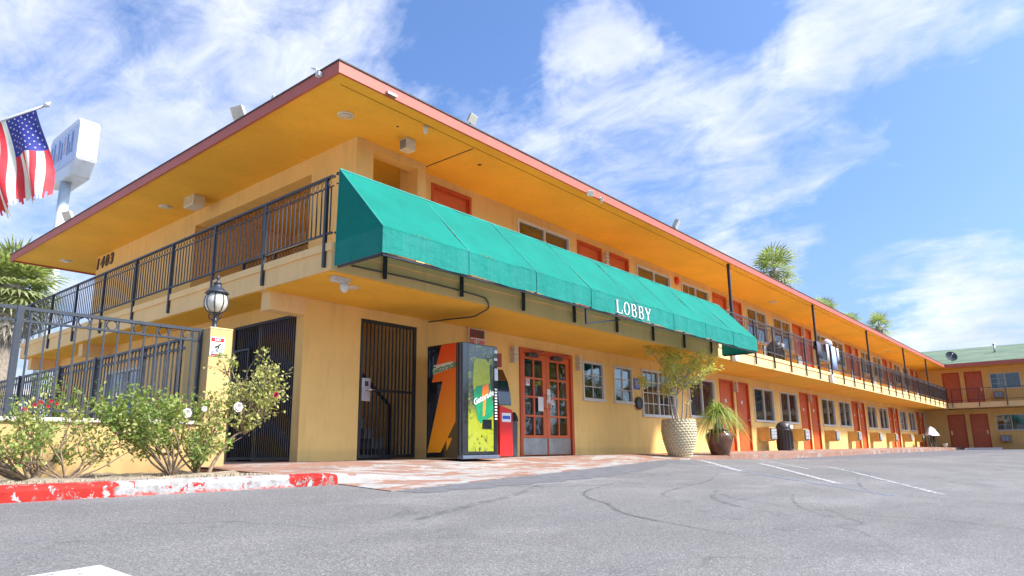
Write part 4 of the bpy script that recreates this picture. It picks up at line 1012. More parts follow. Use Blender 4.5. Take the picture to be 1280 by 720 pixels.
def flat_lamp(x, label, y=8.9999, z=1.80):
    t = thing('wall_lamp', (x, 9.0, z), label, 'wall lamp', 'cream lamps beside the lobby door')
    for n_, me, ch in SCONCE:
        o = link(n_ if False else 'lamp_box', me, t)
        for n2, m2, c2 in ch: link(n2, m2, o)
flat_lamp(10.83, 'cream wall lamp left of the lobby double door', z=1.76)
flat_lamp(13.17, 'cream wall lamp right of the lobby double door', z=1.78)
fb = thing('fire_bell', (18.53, 8.99, 4.88), 'round red fire bell on the upper wall above the awning', 'bell')
build('gong', MB().lathe([(.13, 0), (.125, .04), (.06, .07), (.02, .075)], 18), 'red', fb).rotation_euler = (R(90), 0, 0)
for o in fb.children: o.data.transform(Matrix.Translation((18.53-0, 8.99-0, 4.88))); o.data.transform(Matrix.Translation((0, 0, 0)))
for o in fb.children:
    me = MB().lathe([(.13, 0), (.125, .04), (.06, .07), (.02, .075)], 18).mesh('gong', 'red'); o.data = me; o.location = (0, 0, 0)
build('back_plate', MB().box(18.47, 18.59, 8.985, 8.999, 4.82, 4.94), 'red', fb)
bs = thing('access_sign', (15.86, 9.0, 1.5), 'blue square sign on the wall between the small lobby windows and the large one', 'sign')
build('plate', MB().box(15.72, 16.02, 8.985, 8.999, 1.50, 1.78), 'blue', bs)
build('pale_text', MB().box(15.76, 15.98, 8.982, 8.9845, 1.71, 1.725).box(15.76, 15.95, 8.982, 8.9845, 1.66, 1.672).box(15.76, 15.98, 8.982, 8.9845, 1.61, 1.622).box(15.80, 15.94, 8.982, 8.9845, 1.555, 1.57), 'facepale', bs)
dr = thing('round_wall_box', (15.86, 9.0, 1.0), 'dark round metal fixture on the wall beneath the blue sign', 'fixture')
o = build('ring', MB().tube([(15.88+.14*cos(2*pi*k/18), 8.95, 1.14+.14*sin(2*pi*k/18)) for k in range(18)], .03, 6, closed=True), 'greyiron', dr)
build('face', MB().prism([(15.88+.13*cos(2*pi*k/18), 1.14+.13*sin(2*pi*k/18)) for k in range(18)], 'y', 8.94, 8.999), 'darkgrey', dr)
for x, lb in ((18.3, 'small white light box under the balcony edge by the awning end'), (27.4, 'white light box on the balcony edge beneath the hanging towels')):
    t = thing('edge_light', (x, 7.3, 2.3), lb, 'light'); build('case', MB().box(x-.09, x+.09, 7.24, 7.352, 2.30, 2.58), 'white', t, bevel=.006); build('cap', MB().box(x-.10, x+.10, 7.23, 7.352, 2.581, 2.61), 'grill', t)
# house number
hn = thing('house_number', (6.54, 19.6, 4.72), 'dark numerals 1403 high on the far left end of the side wall', 'sign')
for i, c in enumerate('1403'):
    text('numeral', c, .40, (6.535, 20.0-.42-i*.30, 4.90), 'tube', hn, face='left', extrude=.015, offset=.012, shear=.15)

# ------------------------------------------------------------------ vending machine
def grad_print():
    m, nt, b, o = material('print_orange'); z = N(nt, 'ShaderNodeSeparateXYZ', {0: wc(nt)}).outputs[2]
    setb(nt, b, Base_Color=ramp(nt, math_(nt, 'MULTIPLY', math_(nt, 'ADD', z, .13), .5), [(.1, (.85, .33, .01)), (.5, (.80, .20, .01)), (.9, (.78, .06, .01))]), Roughness=.35); return m
MT['vorange'] = grad_print()
def splash_print():
    m, nt, b, o = material('print_citrus'); v = wc(nt)
    f = ramp(nt, noise(nt, v, 9, 8, .72, .8), [(.42, (.03, .05, .01)), (.50, (.24, .28, .015)), (.62, (.36, .38, .03))])
    z = N(nt, 'ShaderNodeSeparateXYZ', {0: v}).outputs[2]
    zz_ = math_(nt, 'MULTIPLY', math_(nt, 'ADD', z, .13), .5)
    low = mixc(nt, ramp(nt, zz_, [(.30, 0.0), (.45, 1.0)]), (.30, .33, .02), (.05, .06, .05))
    f2 = ramp(nt, noise(nt, v, 7, 8, .75, 1.2), [(.52, 0.0), (.56, 1.0)])
    c = mixc(nt, f2, low, f)
    setb(nt, b, Base_Color=c, Roughness=.15, Coat_Weight=1.0); return m
MT['vsplash'] = splash_print()
MT['vbottle'] = simple('print_bottle', (.36, .38, .025), .25, var=.18, scale=8, coat=.4)
MT['vgreen'] = simple('print_green', (.01, .22, .09), .25, var=.15, scale=8, coat=.4)
MT['vblack'] = simple('vending_black', (.012, .012, .014), .12, var=.2, coat=1.0)
MT['vnavy'] = simple('vending_navy_trim', (.10, .12, .17), .3, var=.2, coat=.3)
vm = thing('vending_machine', (8.35, 8.0, -.13), 'tall black drinks machine with a green bottle front and orange bolt on its side', 'vending machine')
X0, X1, Y0, Y1, Z0, Z1 = 7.93, 8.78, 7.62, 8.44, -.11, 1.72
build('cabinet', MB().box(X0, X1, Y0+.10, Y1, Z0, Z1), 'vblack', vm, bevel=.012)
build('door', MB().box(X0+.004, X1-.004, Y0, Y0+.095, Z0+.04, Z1-.004), 'vblack', vm, bevel=.01)
build('base', MB().box(X0-.01, X1+.01, Y0-.03, Y0+.10, Z0-.02, Z0+.035), 'vnavy', vm, bevel=.01)
build('door_edge', MB().box(X0-.003, X0+.003, Y0+.03, Y0+.055, Z0+.05, Z1-.02), 'vnavy', vm)
def sideP(u, v): return (lerp(Y1, Y0+.10, u), lerp(Z0, Z1, v))
pp = [(105, 15), (176, 12), (174, 480), (105, 658), (42, 658), (112, 236), (60, 238)]
mbx = MB().prism([sideP((x-35)/150, 1-(y-10)/680) for x, y in pp], 'x', X0-.003, X0+.001); build('bolt_emblem', mbx, 'vorange', vm)
mbx = MB().prism([sideP((x-35)/150, 1-(y-10)/680) for x, y in [(133, 578), (158, 574), (150, 605), (134, 648)]], 'x', X0-.003, X0+.001); build('bolt_emblem', mbx, 'vorange', vm)
pg = [sideP((x-35)/150, 1-(y-10)/680) for x, y in [(70, 135), (166, 122), (162, 160), (66, 190)]]
build('logo_plate', MB().prism(pg, 'x', X0-.006, X0-.003), 'offwhite', vm)
o = text('lettering', 'Gatorade', .15, (X0-.0075, lerp(Y1, Y0+.10, .55), lerp(Z0, Z1, 1-145/680)), 'vgreen', vm, face='left', extrude=.001, offset=.003, shear=.25)
o.rotation_euler = (R(90), R(0), R(-90)); o.rotation_euler.rotate_axis('Z', R(8))
def FP(px_, py_): return (lerp(X0, X1, (px_-200)/265), lerp(Z0, Z1, 1-(py_-10)/680))
build('front_picture', MB().prism([FP(240, 18), FP(428, 25), FP(428, 655), FP(240, 655)], 'y', Y0-.004, Y0), 'vsplash', vm)
build('bottle_picture', MB().prism([FP(x, y) for x, y in [(278, 125), (300, 100), (375, 100), (398, 130), (404, 250), (424, 400), (414, 450), (330, 500), (306, 480), (274, 260)]], 'y', Y0-.007, Y0-.004), 'vbottle', vm)
build('bottle_label', MB().prism([FP(x, y) for x, y in [(276, 300), (300, 270), (404, 245), (428, 400), (418, 445), (330, 492), (308, 470)]], 'y', Y0-.010, Y0-.007), 'vgreen', vm)
build('label_bolt', MB().prism([FP(x, y) for x, y in [(345, 262), (390, 250), (392, 300), (372, 320), (360, 440), (345, 450), (348, 330), (338, 330)]], 'y', Y0-.012, Y0-.010), 'vorange', vm)
o = text('lettering', 'Gatorade', .135, (*[FP(350, 335)[0]], Y0-.0135, FP(356, 335)[1]), 'white', vm, extrude=.001, offset=.003, shear=.2)
o.rotation_euler = (R(90), R(-22), 0)
build('delivery_slot', MB().prism([FP(x, y) for x, y in [(343, 468), (412, 465), (412, 522), (343, 522)]], 'y', Y0-.014, Y0-.0045), 'vblack', vm)
build('bill_reader', MB().prism([FP(x, y) for x, y in [(436, 150), (460, 150), (460, 225), (436, 225)]], 'y', Y0-.02, Y0-.001), 'grill', vm)
bmesh_ = MB().prism([(0, 0), (.055, 0), (.055, .026), (0, .026)], 'y', -.012, 0).mesh('button', 'white')
for i in range(11):
    p_ = FP(438, 285+i*18); link('button', bmesh_, vm, (p_[0]-8.35, Y0-.001-8.0, p_[1]+.13))
for a, b in ((35, 55), (85, 100)):
    build('price_card', MB().prism([FP(437, b), FP(462, b), FP(462, a), FP(437, a)], 'y', Y0-.005, Y0-.001), 'white', vm)
# cash sign on the wall over the machine
cs = thing('cash_sign', (9.8, 8.9, 2.0), 'red and white GET CASH sign standing above the drinks machine', 'sign')
build('board', MB().box(9.48, 9.96, 8.955, 8.999, 1.96, 2.315), 'offwhite', cs, bevel=.004)
MT['maroon'] = simple('sign_maroon', (.30, .035, .025), .5, var=.15)
build('upper_panel', MB().box(9.51, 9.93, 8.95, 8.9545, 1.965, 2.29), 'maroon', cs)
build('lower_panel', MB().box(9.53, 9.92, 8.945, 8.9495, 1.975, 2.125), 'white', cs)
text('lettering', 'ATM', .17, (9.72, 8.948, 2.205), 'tube', cs, extrude=.001, offset=.008, sx=1.0)
text('lettering', 'GET CASH', .115, (9.725, 8.943, 2.05), 'red', cs, extrude=.001, offset=.004, sx=.72)

# ATM and bin
at = thing('cash_machine', (9.75, 8.5, -.13), 'narrow red cash machine with dark curved screen hood behind the drinks machine', 'cash machine')
build('body', MB().prism([(9.50, -.11), (9.86, -.11), (9.86, .72), (9.50, .80)], 'y', 8.20, 8.62), 'red', at, bevel=.012)
hood = [(8.22, .80), (8.24, 1.0), (8.30, 1.25), (8.42, 1.48), (8.60, 1.52), (8.62, .80)]
build('hood', MB().prism(hood, 'x', 9.50, 9.86), 'vblack', at, bevel=.01)
build('screen', MB().prism([(8.235, .86), (8.258, 1.03), (8.262, 1.03), (8.24, .86)], 'x', 9.54, 9.82), 'vnavy', at)
build('label_panel', MB().box(9.55, 9.80, 8.192, 8.1995, .50, .66), 'white', at); build('label_stripe', MB().box(9.57, 9.78, 8.189, 8.1918, .55, .61), 'blue', at)
build('topper', MB().box(9.52, 9.80, 8.40, 8.46, 1.525, 1.78), 'maroon', at)
bn = thing('litter_bin', (10.1, 8.55, -.13), 'slim dark grey bin squeezed between the red machine and lobby door', 'bin')
build('body', MB().prism([(9.94, -.12), (10.24, -.12), (10.26, .52), (9.92, .52)], 'y', 8.40, 8.75), 'darkgrey', bn, bevel=.015)
build('lid', MB().prism([(9.91, .521), (10.27, .521), (10.24, .62), (10.18, .70), (10.0, .70), (9.94, .62)], 'y', 8.39, 8.76), 'vblack', bn, bevel=.012)
# ------------------------------------------------------------------ domed bins
def dome_bin(x, y, z, label, h=1.0, r=.26):
    t = thing('litter_bin', (x, y, z), label, 'bin')
    build('body', MB().lathe([(r*.92, 0), (r, .03), (r, h*.68), (r*1.06, h*.69), (r*1.06, h*.73)], 20, (x, y, z)), 'darkgrey', t)
    build('dome', MB().lathe([(r*1.06, h*.731), (r*1.02, h*.80), (r*.85, h*.90), (r*.55, h*.97), (r*.1, h)], 20, (x, y, z)), 'darkgrey', t)
    build('flap', MB().box(x-.13, x+.13, y-r*1.08, y-r*.80, z+h*.745, z+h*.87), 'grill', t)
    st_ = MB()
    for k_ in range(14):
        a = 2*pi*k_/14; st_.bar((x+(r+.006)*cos(a), y+(r+.006)*sin(a), z+.06), (x+(r+.006)*cos(a), y+(r+.006)*sin(a), z+h*.66), .025, .01)
    build('rib', st_, 'black', t)
dome_bin(25.0, 8.42, -.13, 'black domed litter bin standing by the ground floor windows')
dome_bin(24.55, 8.3, 2.69, 'dark domed bin behind the balcony railing right of the awning', .98)

# ------------------------------------------------------------------ towels on the railing
def towel(x0, x1, zt, zb, y, mat, label):
    mb = MB(); n = 8; vs = []
    prof_ = [(y+.10, zt-.25), (y+.05, zt), (y, zt+.02), (y-.05, zt), (y-.06, (zt+zb)/2), (y-.055, zb)]
    for i in range(n+1):
        x = lerp(x0, x1, i/n)
        for (yy, z) in prof_: vs.append((x, yy+.018*sin(i*1.9+z), z+.03*sin(i*1.1)*(z < zt-.2)))
    k_ = len(prof_); mb._add(vs, [(i*k_+j, i*k_+j+1, (i+1)*k_+j+1, (i+1)*k_+j) for i in range(n) for j in range(k_-1)], True)
    o = single('towel', mb, mat, label, 'towel', 'washing hung over the balcony railing'); sd_ = o.modifiers.new('s', 'SOLIDIFY'); sd_.thickness = .008
towel(25.75, 26.25, 3.68, 3.15, 7.30, 'cloth_dark', 'dark cloth hung over the balcony railing left of the white towels')
towel(26.9, 27.2, 3.70, 3.05, 7.30, 'cloth_white', 'bright white towel draped over the balcony railing')
towel(27.5, 28.1, 3.70, 2.80, 7.30, 'cloth_blue', 'blue grey towel draped right beside the bright white one')
towel(28.25, 28.5, 3.69, 3.2, 7.30, 'cloth_white', 'second white towel to the right of the blue grey one')
cl_ = MB().lathe([(.02, 0), (.16, .05), (.20, .12), (.15, .24), (.06, .30), (.02, .32)], 10, (27.7, 7.42, 3.68))
single('laundry_bundle', cl_, 'cloth_white', 'white bundle of washing sitting on top of the balcony rail', 'laundry')

# ------------------------------------------------------------------ covered bicycle
bk = thing('bicycle', (50.8, 8.0, -.15), 'bicycle under a white sheet parked in the far inner corner', 'bicycle')
for x in (50.1, 51.6):
    o = build('wheel', MB().tube([(x+.33*cos(2*pi*k/18), 8.0, .20+.33*sin(2*pi*k/18)) for k in range(18)], .035, 6, closed=True), 'rubber', bk)
    s_ = MB()
    for k_ in range(6): a = k_*pi/6; s_.bar((x+.31*cos(a), 8.0, .20+.31*sin(a)), (x-.31*cos(a), 8.0, .20-.31*sin(a)), .008)
    build('spokes', s_, 'steel', o)
build('frame', MB().tube([(50.1, 8, .20), (50.6, 8, .75), (51.2, 8, .20), (50.1, 8, .20)], .02).tube([(50.6, 8, .75), (51.35, 8, .78), (51.2, 8, .20)], .02).tube([(51.6, 8, .20), (51.3, 8, .95)], .02).tube([(51.3, 7.75, .98), (51.3, 8.25, .98)], .02), 'black', bk)
sh = MB(); vs = []; n1_, n2_ = 14, 10
for i in range(n1_+1):
    for j in range(n2_+1):
        s = i/n1_*2-1; t = j/n2_*2-1; x = 50.85+s*.85; y = 8+t*.42
        z = 1.12-.45*abs(s)**1.6-.55*abs(t)**1.5+.05*sin(i*1.7+j*.9)
        vs.append((x, y, max(z, .55)))
sh._add(vs, [(i*(n2_+1)+j, (i+1)*(n2_+1)+j, (i+1)*(n2_+1)+j+1, i*(n2_+1)+j+1) for i in range(n1_) for j in range(n2_)], True)
single('dust_sheet', sh, 'cloth_white', 'white crumpled sheet thrown over the bicycle in the far corner', 'sheet')
# flower pots under it
single('flower_pot', MB().lathe([(.10, 0), (.15, .22), (.16, .25)], 12, (51.9, 7.5, -.19)), 'petal_white', 'small white pot on the walkway beside the covered bicycle', 'pot')

# ------------------------------------------------------------------ wheel stops
pm_ = MB(); pmx = [(-.78, 1.7), (1.335, 1.9), (1.267, 3.372), (-.78, 3.04)]
pm_._add([(x, y, gz(x, y)+.006) for x, y in pmx], [(0, 1, 2, 3)])
build('road_marking', pm_, 'line_solid', kind='structure')
q = single('wheel_stop', MB().prism([(0, 0), (.17, 0), (.15, .12), (.02, .12)], 'x', 0, 1.9), 'white', 'white wheel stop on the asphalt in front of the far wing doors', 'wheel stop', bevel=.01)
q.location = (53.3, 5.6, gz(53, 5.6)); q.rotation_euler = (0, 0, R(90))

# ------------------------------------------------------------------ dish
di = thing('satellite_dish', (54.9, 6.9, 5.45), 'dark satellite dish standing on the green roof edge where the wings meet', 'satellite dish')
dn = Vector((-1, -.35, .25)).normalized(); dr_ = dn.orthogonal().normalized(); du_ = dn.cross(dr_); dc = Vector((54.9, 6.85, 5.85)); mb = MB(); vs = []
for r in (.02, .12, .22, .32):
    for k_ in range(18): a = 2*pi*k_/18; vs.append(tuple(dc+dr_*r*cos(a)*1.15+du_*r*sin(a)+dn*(r*r*.5)))
mb._add(vs, [(i*18+j, i*18+(j+1) % 18, (i+1)*18+(j+1) % 18, (i+1)*18+j) for i in range(3) for j in range(18)]+[tuple(range(18))], True)
build('dish', mb, 'darkgrey', di); build('feed_arm', MB().tube([tuple(dc+du_*-.3), tuple(dc+dn*.4)], .015).lathe([(.04, 0), (.04, .08)], 8, tuple(dc+dn*.4)), 'grill', di)
build('mast', MB().tube([(54.95, 6.85, 5.4), (55.0, 6.85, 5.85)], .025), 'steel', di)

# ------------------------------------------------------------------ pots and plants
def leaf_quad(mb, c, d, up, l, w):
    d = d.normalized(); s = d.cross(up);
    if s.length < 1e-4: s = d.orthogonal()
    s.normalize(); n = s.cross(d)
    a = c; t = c+d*l; m_ = c+d*l*.45+n*l*.08
    mb._add([tuple(a), tuple(m_+s*w), tuple(t), tuple(m_-s*w)], [(0, 1, 2, 3)])
def rvec(r): 
    while True:
        v = Vector((r.uniform(-1, 1), r.uniform(-1, 1), r.uniform(-1, 1)))
        if 0.05 < v.length < 1: return v.normalized()
def branchy(rn, base, targets, rad, bark, leafmb, nleaf, leafl, wob=.06, sub=3, sublen=.3, droop=0.0, keep=1.0):
    for tg in targets:
        b = Vector(base); t = Vector(tg); pts = []
        mid = (b+t)/2+Vector((rn.uniform(-wob, wob), rn.uniform(-wob, wob), rn.uniform(-wob, wob)*.5))
        P = smooth_curve([tuple(b), tuple(b.lerp(mid, .55)+rvec(rn)*wob*.3), tuple(mid), tuple(mid.lerp(t, .6)+rvec(rn)*wob*.5), tuple(t)], 3)
        n = len(P); bark.tube(P, [lerp(rad, rad*.25, (i/(n-1))**.8) for i in range(n)], 6)
        for s in range(sub):
            k_ = int(n*rn.uniform(.45, 1.0)); p = Vector(P[min(k_, n-1)]); dr = ((t-b).normalized()+rvec(rn)*.9).normalized()
            e = p+dr*sublen*rn.uniform(.5, 1.2); q = p.lerp(e, .5)+rvec(rn)*sublen*.12
            Q = smooth_curve([tuple(p), tuple(q), tuple(e)], 3); bark.tube(Q, [rad*.35*(1-.7*i/(len(Q)-1)) for i in range(len(Q))], 4, cap=False)
            for L in range(nleaf):
                if rn.random() > keep: continue
                f = rn.uniform(.25, 1.08); c = Vector(Q[min(int(f*(len(Q)-1)), len(Q)-1)])+rvec(rn)*leafl*rn.uniform(.3, 1.9)
                leaf_quad(leafmb, c, (rvec(rn)+Vector((0, 0, -droop))), rvec(rn), leafl*rn.uniform(.75, 1.35), leafl*.36)
def flower(c, r, mat, parent, rn):
    mb = MB()
    for ring, (nr_, rr, tilt) in enumerate(((7, 1.0, .25), (6, .7, .7), (4, .4, 1.3))):
        for i in range(nr_):
            a = 2*pi*i/nr_+ring*.5; d = Vector((cos(a), -abs(.3), sin(a))) if False else Vector((cos(a), -tilt, sin(a))); d.normalize()
            s = d.cross(Vector((0, 1, 0))); s = s.normalized() if s.length > .01 else Vector((1, 0, 0)); c_ = Vector(c)
            mb._add([tuple(c_), tuple(c_+d*r*rr*.7+s*r*.42), tuple(c_+d*r*rr), tuple(c_+d*r*rr*.7-s*r*.42)], [(0, 1, 2, 3)])
    build('flower', mb, mat, parent)

def rose(base, targets, label, nleaf, leafl, mat, flowers, seed, rad=.016, sub=6, sublen=.26, keep=1.0, wob=.10):
    rn = random.Random(seed); t = thing('rose_bush', base, label, 'rose bush')
    bark = MB(); lf_ = MB(); branchy(rn, base, targets, rad, bark, lf_, nleaf, leafl, wob, sub, sublen, keep=keep)
    build('stem', bark, 'rosebark', t); build('foliage', lf_, mat, t, kind='stuff')
    for c, r, m_ in flowers: flower(c, r, m_, t, rn)
rn = random.Random(3)
# centre bush, dense
tg = [(2.62+rn.uniform(-.1, .15), 6.75+rn.uniform(-.35, .45), rn.uniform(.25, .50)) for i in range(5)]+[(3.05+rn.uniform(-.3, .3), 6.85+rn.uniform(-.4, .4), rn.uniform(.10, .40)) for i in range(9)]
rose((3.08, 6.75, -.21), tg, 'dense rose bush with white blooms in front of the garden wall', 30, .042, 'rose',
     [((3.08, 6.55, .38), .05, 'petal_white'), ((3.22, 6.5, .42), .03, 'petal_white')], 11, rad=.012, sub=7, sublen=.25)
# filler bush between, paler
tg = [(3.35+rn.uniform(-.28, .25), 6.9+rn.uniform(-.35, .35), rn.uniform(-.05, .50)) for i in range(11)]
rose((3.38, 6.85, -.21), tg, 'pale yellowish rose bush just left of the pillar base', 18, .038, 'rose_dry', [((3.56, 6.5, .45), .055, 'petal_white')], 12, rad=.012, sub=6, sublen=.24)
# leaning right bush with bare trunk
tg = [(3.75+rn.uniform(-.15, .35), 6.85+rn.uniform(-.25, .25), rn.uniform(.45, .85)) for i in range(9)]+[(4.15, 6.9, .72), (4.3, 6.95, .68), (4.08, 6.85, .95), (3.9, 6.8, 1.0), (3.6, 6.8, .95), (3.55, 6.8, .85), (3.95, 6.7, .45), (3.8, 6.8, .3)]
t = None
rose((3.46, 6.8, -.21), [(3.86, 6.85, .22)], 'leaning bare rose stem growing from the bed towards the barred screen', 0, .03, 'rose', [], 13, rad=.026, sub=3, sublen=.2)
rose((3.84, 6.85, .20), tg, 'rose crown with one red bloom spreading right of the pillar above the leaning stem', 16, .039, 'rose_dry',
     [((4.03, 6.6, .60), .035, 'petal_red')], 14, rad=.015, sub=6, sublen=.22)
# left sparse bush
tg = [(2.2+.62*cos(a)+rn.uniform(-.1, .1), 6.9+rn.uniform(-.35, .35), .04+.26*abs(sin(a))+rn.uniform(-.1, .08)) for a in [i*pi/12 for i in range(13)]]
rose((2.24, 6.9, -.21), tg, 'sparse twiggy rose bush left of the white blooms', 12, .036, 'rose_dry', [], 15, rad=.010, sub=7, sublen=.20, keep=.75)
# far-left bush, thick stem, red flowers
tg = [(1.65+rn.uniform(-.45, .35), 6.9+rn.uniform(-.4, .3), rn.uniform(.02, .34)) for i in range(13)]
rose((1.93, 6.75, -.21), tg, 'green rose bush at the left photo edge', 15, .038, 'rose', [], 16, rad=.014, sub=7, sublen=.22)
tg = [(2.15+rn.uniform(-.4, .5), 7.45+rn.uniform(-.2, .2), rn.uniform(.10, .36)) for i in range(8)]
rose((2.2, 7.5, -.21), tg, 'rose bush with crimson blooms close to the garden wall', 15, .038, 'rose',
     [((2.03, 7.2, .44), .02, 'petal_red'), ((2.09, 7.26, .47), .024, 'petal_red'), ((2.15, 7.2, .48), .02, 'petal_red'), ((1.96, 7.22, .41), .022, 'petal_red'), ((2.12, 7.15, .43), .018, 'petal_red'), ((2.20, 7.2, .46), .016, 'petal_red')], 17, rad=.014, sub=6, sublen=.2)
# shrubs behind the low wall inside the pool garden
for i, (x, y, lb) in enumerate(((2.9, 8.7, 'garden shrub behind the iron fence left of the pillar'), (3.4, 9.4, 'garden shrub deeper behind the fence beside the black railing'), (2.2, 8.8, 'garden shrub behind the iron fence above the cap stones'))):
    rn2 = random.Random(40+i); t = thing('garden_shrub', (x, y, -.25), lb, 'shrub'); bk_ = MB(); lf_ = MB()
    branchy(rn2, (x, y, -.25), [(x+rn2.uniform(-.45, .45), y+rn2.uniform(-.3, .3), rn2.uniform(.25, .75)) for _ in range(12)], .012, bk_, lf_, 16, .04, .08, 5, .22)
    build('stem', bk_, 'rosebark', t); build('foliage', lf_, 'rose', t, kind='stuff')

# textured pot with tree
tx, ty, tz = 15.0, 7.45, -.222
pt = thing('potted_tree', (tx, ty, tz), 'large pale dimpled pot holding a thin multi stemmed tree', 'potted tree')
H = .86
def prad(t): # profile radius
    P_ = ((0, .235), (.2, .30), (.45, .362), (.7, .39), (.9, .38), (1.01, .365))
    for (a, ra), (b, rb) in zip(P_[:-1], P_[1:]):
        if t <= b: return lerp(ra, rb, (t-a)/(b-a))
    return .365
pb = MB(); rows, colsn = 15, 26
vs = []; fs = []
prof_ = [(prad(0), 0)]+[(prad(i/rows), H*i/rows) for i in range(1, rows+1)]+[(prad(1)+.015, H+.015), (prad(1)-.03, H+.015), (prad(1)-.045, H-.08)]
pb.lathe(prof_, 40, (tx, ty, tz))
build('pot', pb, 'tan', pt)
kn = MB()
for r in range(rows):
    t = (r+.5)/rows; z = tz+H*t; rr = prad(t)
    for c in range(colsn):
        a = 2*pi*(c+(r % 2)*.5)/colsn; hw = pi/colsn*rr*.92; hh = H/rows*.66
        ctr = Vector((tx+(rr+.002)*cos(a), ty+(rr+.002)*sin(a), z)); tan_ = Vector((-sin(a), cos(a), 0)); out_ = Vector((cos(a), sin(a), 0))
        kn._add([tuple(ctr-tan_*hw), tuple(ctr-Vector((0, 0, hh))), tuple(ctr+tan_*hw), tuple(ctr+Vector((0, 0, hh))), tuple(ctr+out_*.024)], [(0, 1, 4), (1, 2, 4), (2, 3, 4), (3, 0, 4)])
build('dimples', kn, 'tan', pt, kind='stuff')
build('soil', MB().lathe([(prad(1)-.04, 0), (prad(1)-.04, .01)], 24, (tx, ty, tz+H-.07)), 'soil', pt)
rn = random.Random(21); bark = MB(); lf_ = MB()
for i in range(4):
    a = i*1.57; b0 = Vector((tx+.09*cos(a)-.05, ty+.09*sin(a), tz+H-.07)); top = Vector((tx-.06+.17*cos(a+.4), ty+.17*sin(a+.4), tz+H+.58+.12*(i % 2)))
    P = smooth_curve([tuple(b0), tuple(b0.lerp(top, .33)+Vector((.03*sin(i*2), .03*cos(i), 0))), tuple(b0.lerp(top, .7)-Vector((.03*sin(i*2.2), .02, 0))), tuple(top)], 4)
    bark.tube(P, [lerp(.024, .014, k_/(len(P)-1)) for k_ in range(len(P))], 7)
    tgs = []
    for k_ in range(6):
        an_ = rn.uniform(0, 2*pi); rr = rn.uniform(.35, .95); tgs.append((top.x+rr*cos(an_)*.95+.12, top.y+rr*sin(an_)*.8-.1, min(2.50, top.z+rn.uniform(.15, 1.0))))
    branchy(rn, tuple(top), tgs, .013, bark, lf_, 22, .052, .13, 6, .28, droop=.3)
branchy(rn, (tx+.25, ty-.05, tz+H-.05), [(tx+.36, ty-.1, 1.5), (tx+.30, ty-.2, 1.3)], .014, bark, lf_, 5, .045, .1, 3, .18)
branchy(rn, (tx-.1, ty-.1, 1.5), [(tx-.80, ty+.25, 2.30), (tx-.85, ty+.1, 2.15), (tx+.95, ty-.2, 2.15), (tx+.9, ty-.1, 1.9), (tx+.7, ty-.2, 1.65)], .016, bark, lf_, 14, .05, .12, 6, .26)
build('trunk', bark, 'palebark', pt); build('foliage', lf_, 'treeleaf', pt, kind='stuff')
# brown pot with ponytail palm
qx, qy, qz = 16.78, 7.25, -.205
pp_ = thing('potted_palm', (qx, qy, qz), 'glossy brown jar planted with an arching ponytail palm', 'potted plant')
build('pot', MB().lathe([(.22, 0), (.225, .03), (.27, .18), (.325, .36), (.345, .46), (.33, .53), (.26, .575), (.24, .60), (.27, .63), (.28, .645), (.25, .655), (.22, .60)], 28, (qx, qy, qz)), 'brownglaze', pp_)
build('soil', MB().lathe([(.22, 0), (.22, .01)], 20, (qx, qy, qz+.59)), 'soil', pp_)
build('trunk', MB().lathe([(.10, 0), (.13, .05), (.11, .14), (.06, .24), (.045, .38), (.05, .45)], 12, (qx, qy, qz+.58)), 'bark', pp_)
lf_ = MB(); rn = random.Random(5)
for i in range(330):
    a = rn.uniform(0, 2*pi); el = rn.uniform(.1, 1.45); L = rn.uniform(.6, 1.15); s = Vector((cos(a), sin(a), 0)); o_ = Vector((qx, qy, qz+1.0+rn.uniform(-.04, .05)))
    v0 = s*cos(el)+Vector((0, 0, sin(el))); n = 7; side = Vector((-sin(a), cos(a), 0)); vs = []
    for k_ in range(n+1):
        t = k_/n; p = o_+v0*L*t+Vector((0, 0, -1.15*L*t*t*rn.uniform(.9, 1.0)*cos(el*.65)))
        p.z = max(p.z, qz+.25); w_ = .011*(1-t**1.5)+.001
        vs += [tuple(p-side*w_), tuple(p+side*w_)]
    lf_._add(vs, [(2*k_, 2*k_+1, 2*k_+3, 2*k_+2) for k_ in range(n)])
build('foliage', lf_, 'pony', pp_, kind='stuff')

# ------------------------------------------------------------------ fan palms
def frond_mesh(mat, L=1.0, seed=0):
    rn = random.Random(seed); mb = MB(); pet = .55*L
    mb.tube([(0, 0, 0), (pet*.5, 0, .03*L), (pet, 0, 0)], [.025*L, .018*L, .012*L], 4, cap=False)
    nseg = 20
    for i in range(nseg):
        a = R(-125+250*i/(nseg-1)); l = L*(.62+.18*cos(a))*rn.uniform(.88, 1.05); c = Vector((pet, 0, 0)); d = Vector((cos(a), sin(a), 0)); s = Vector((-sin(a), cos(a), 0))
        fold = .06*L*(1 if i % 2 else -1)*.3
        p1 = c+d*l*.55+Vector((0, 0, fold)); p2 = c+d*l+Vector((0, 0, -.22*l)); w_ = .034*L
        mb._add([tuple(c), tuple(p1-s*w_), tuple(p1+s*w_), tuple(p2)], [(0, 1, 2), (1, 3, 2)])
    return mb.mesh('frond', mat)
def dir_quat(d, roll=0):
    return Vector(d).to_track_quat('X', 'Z')
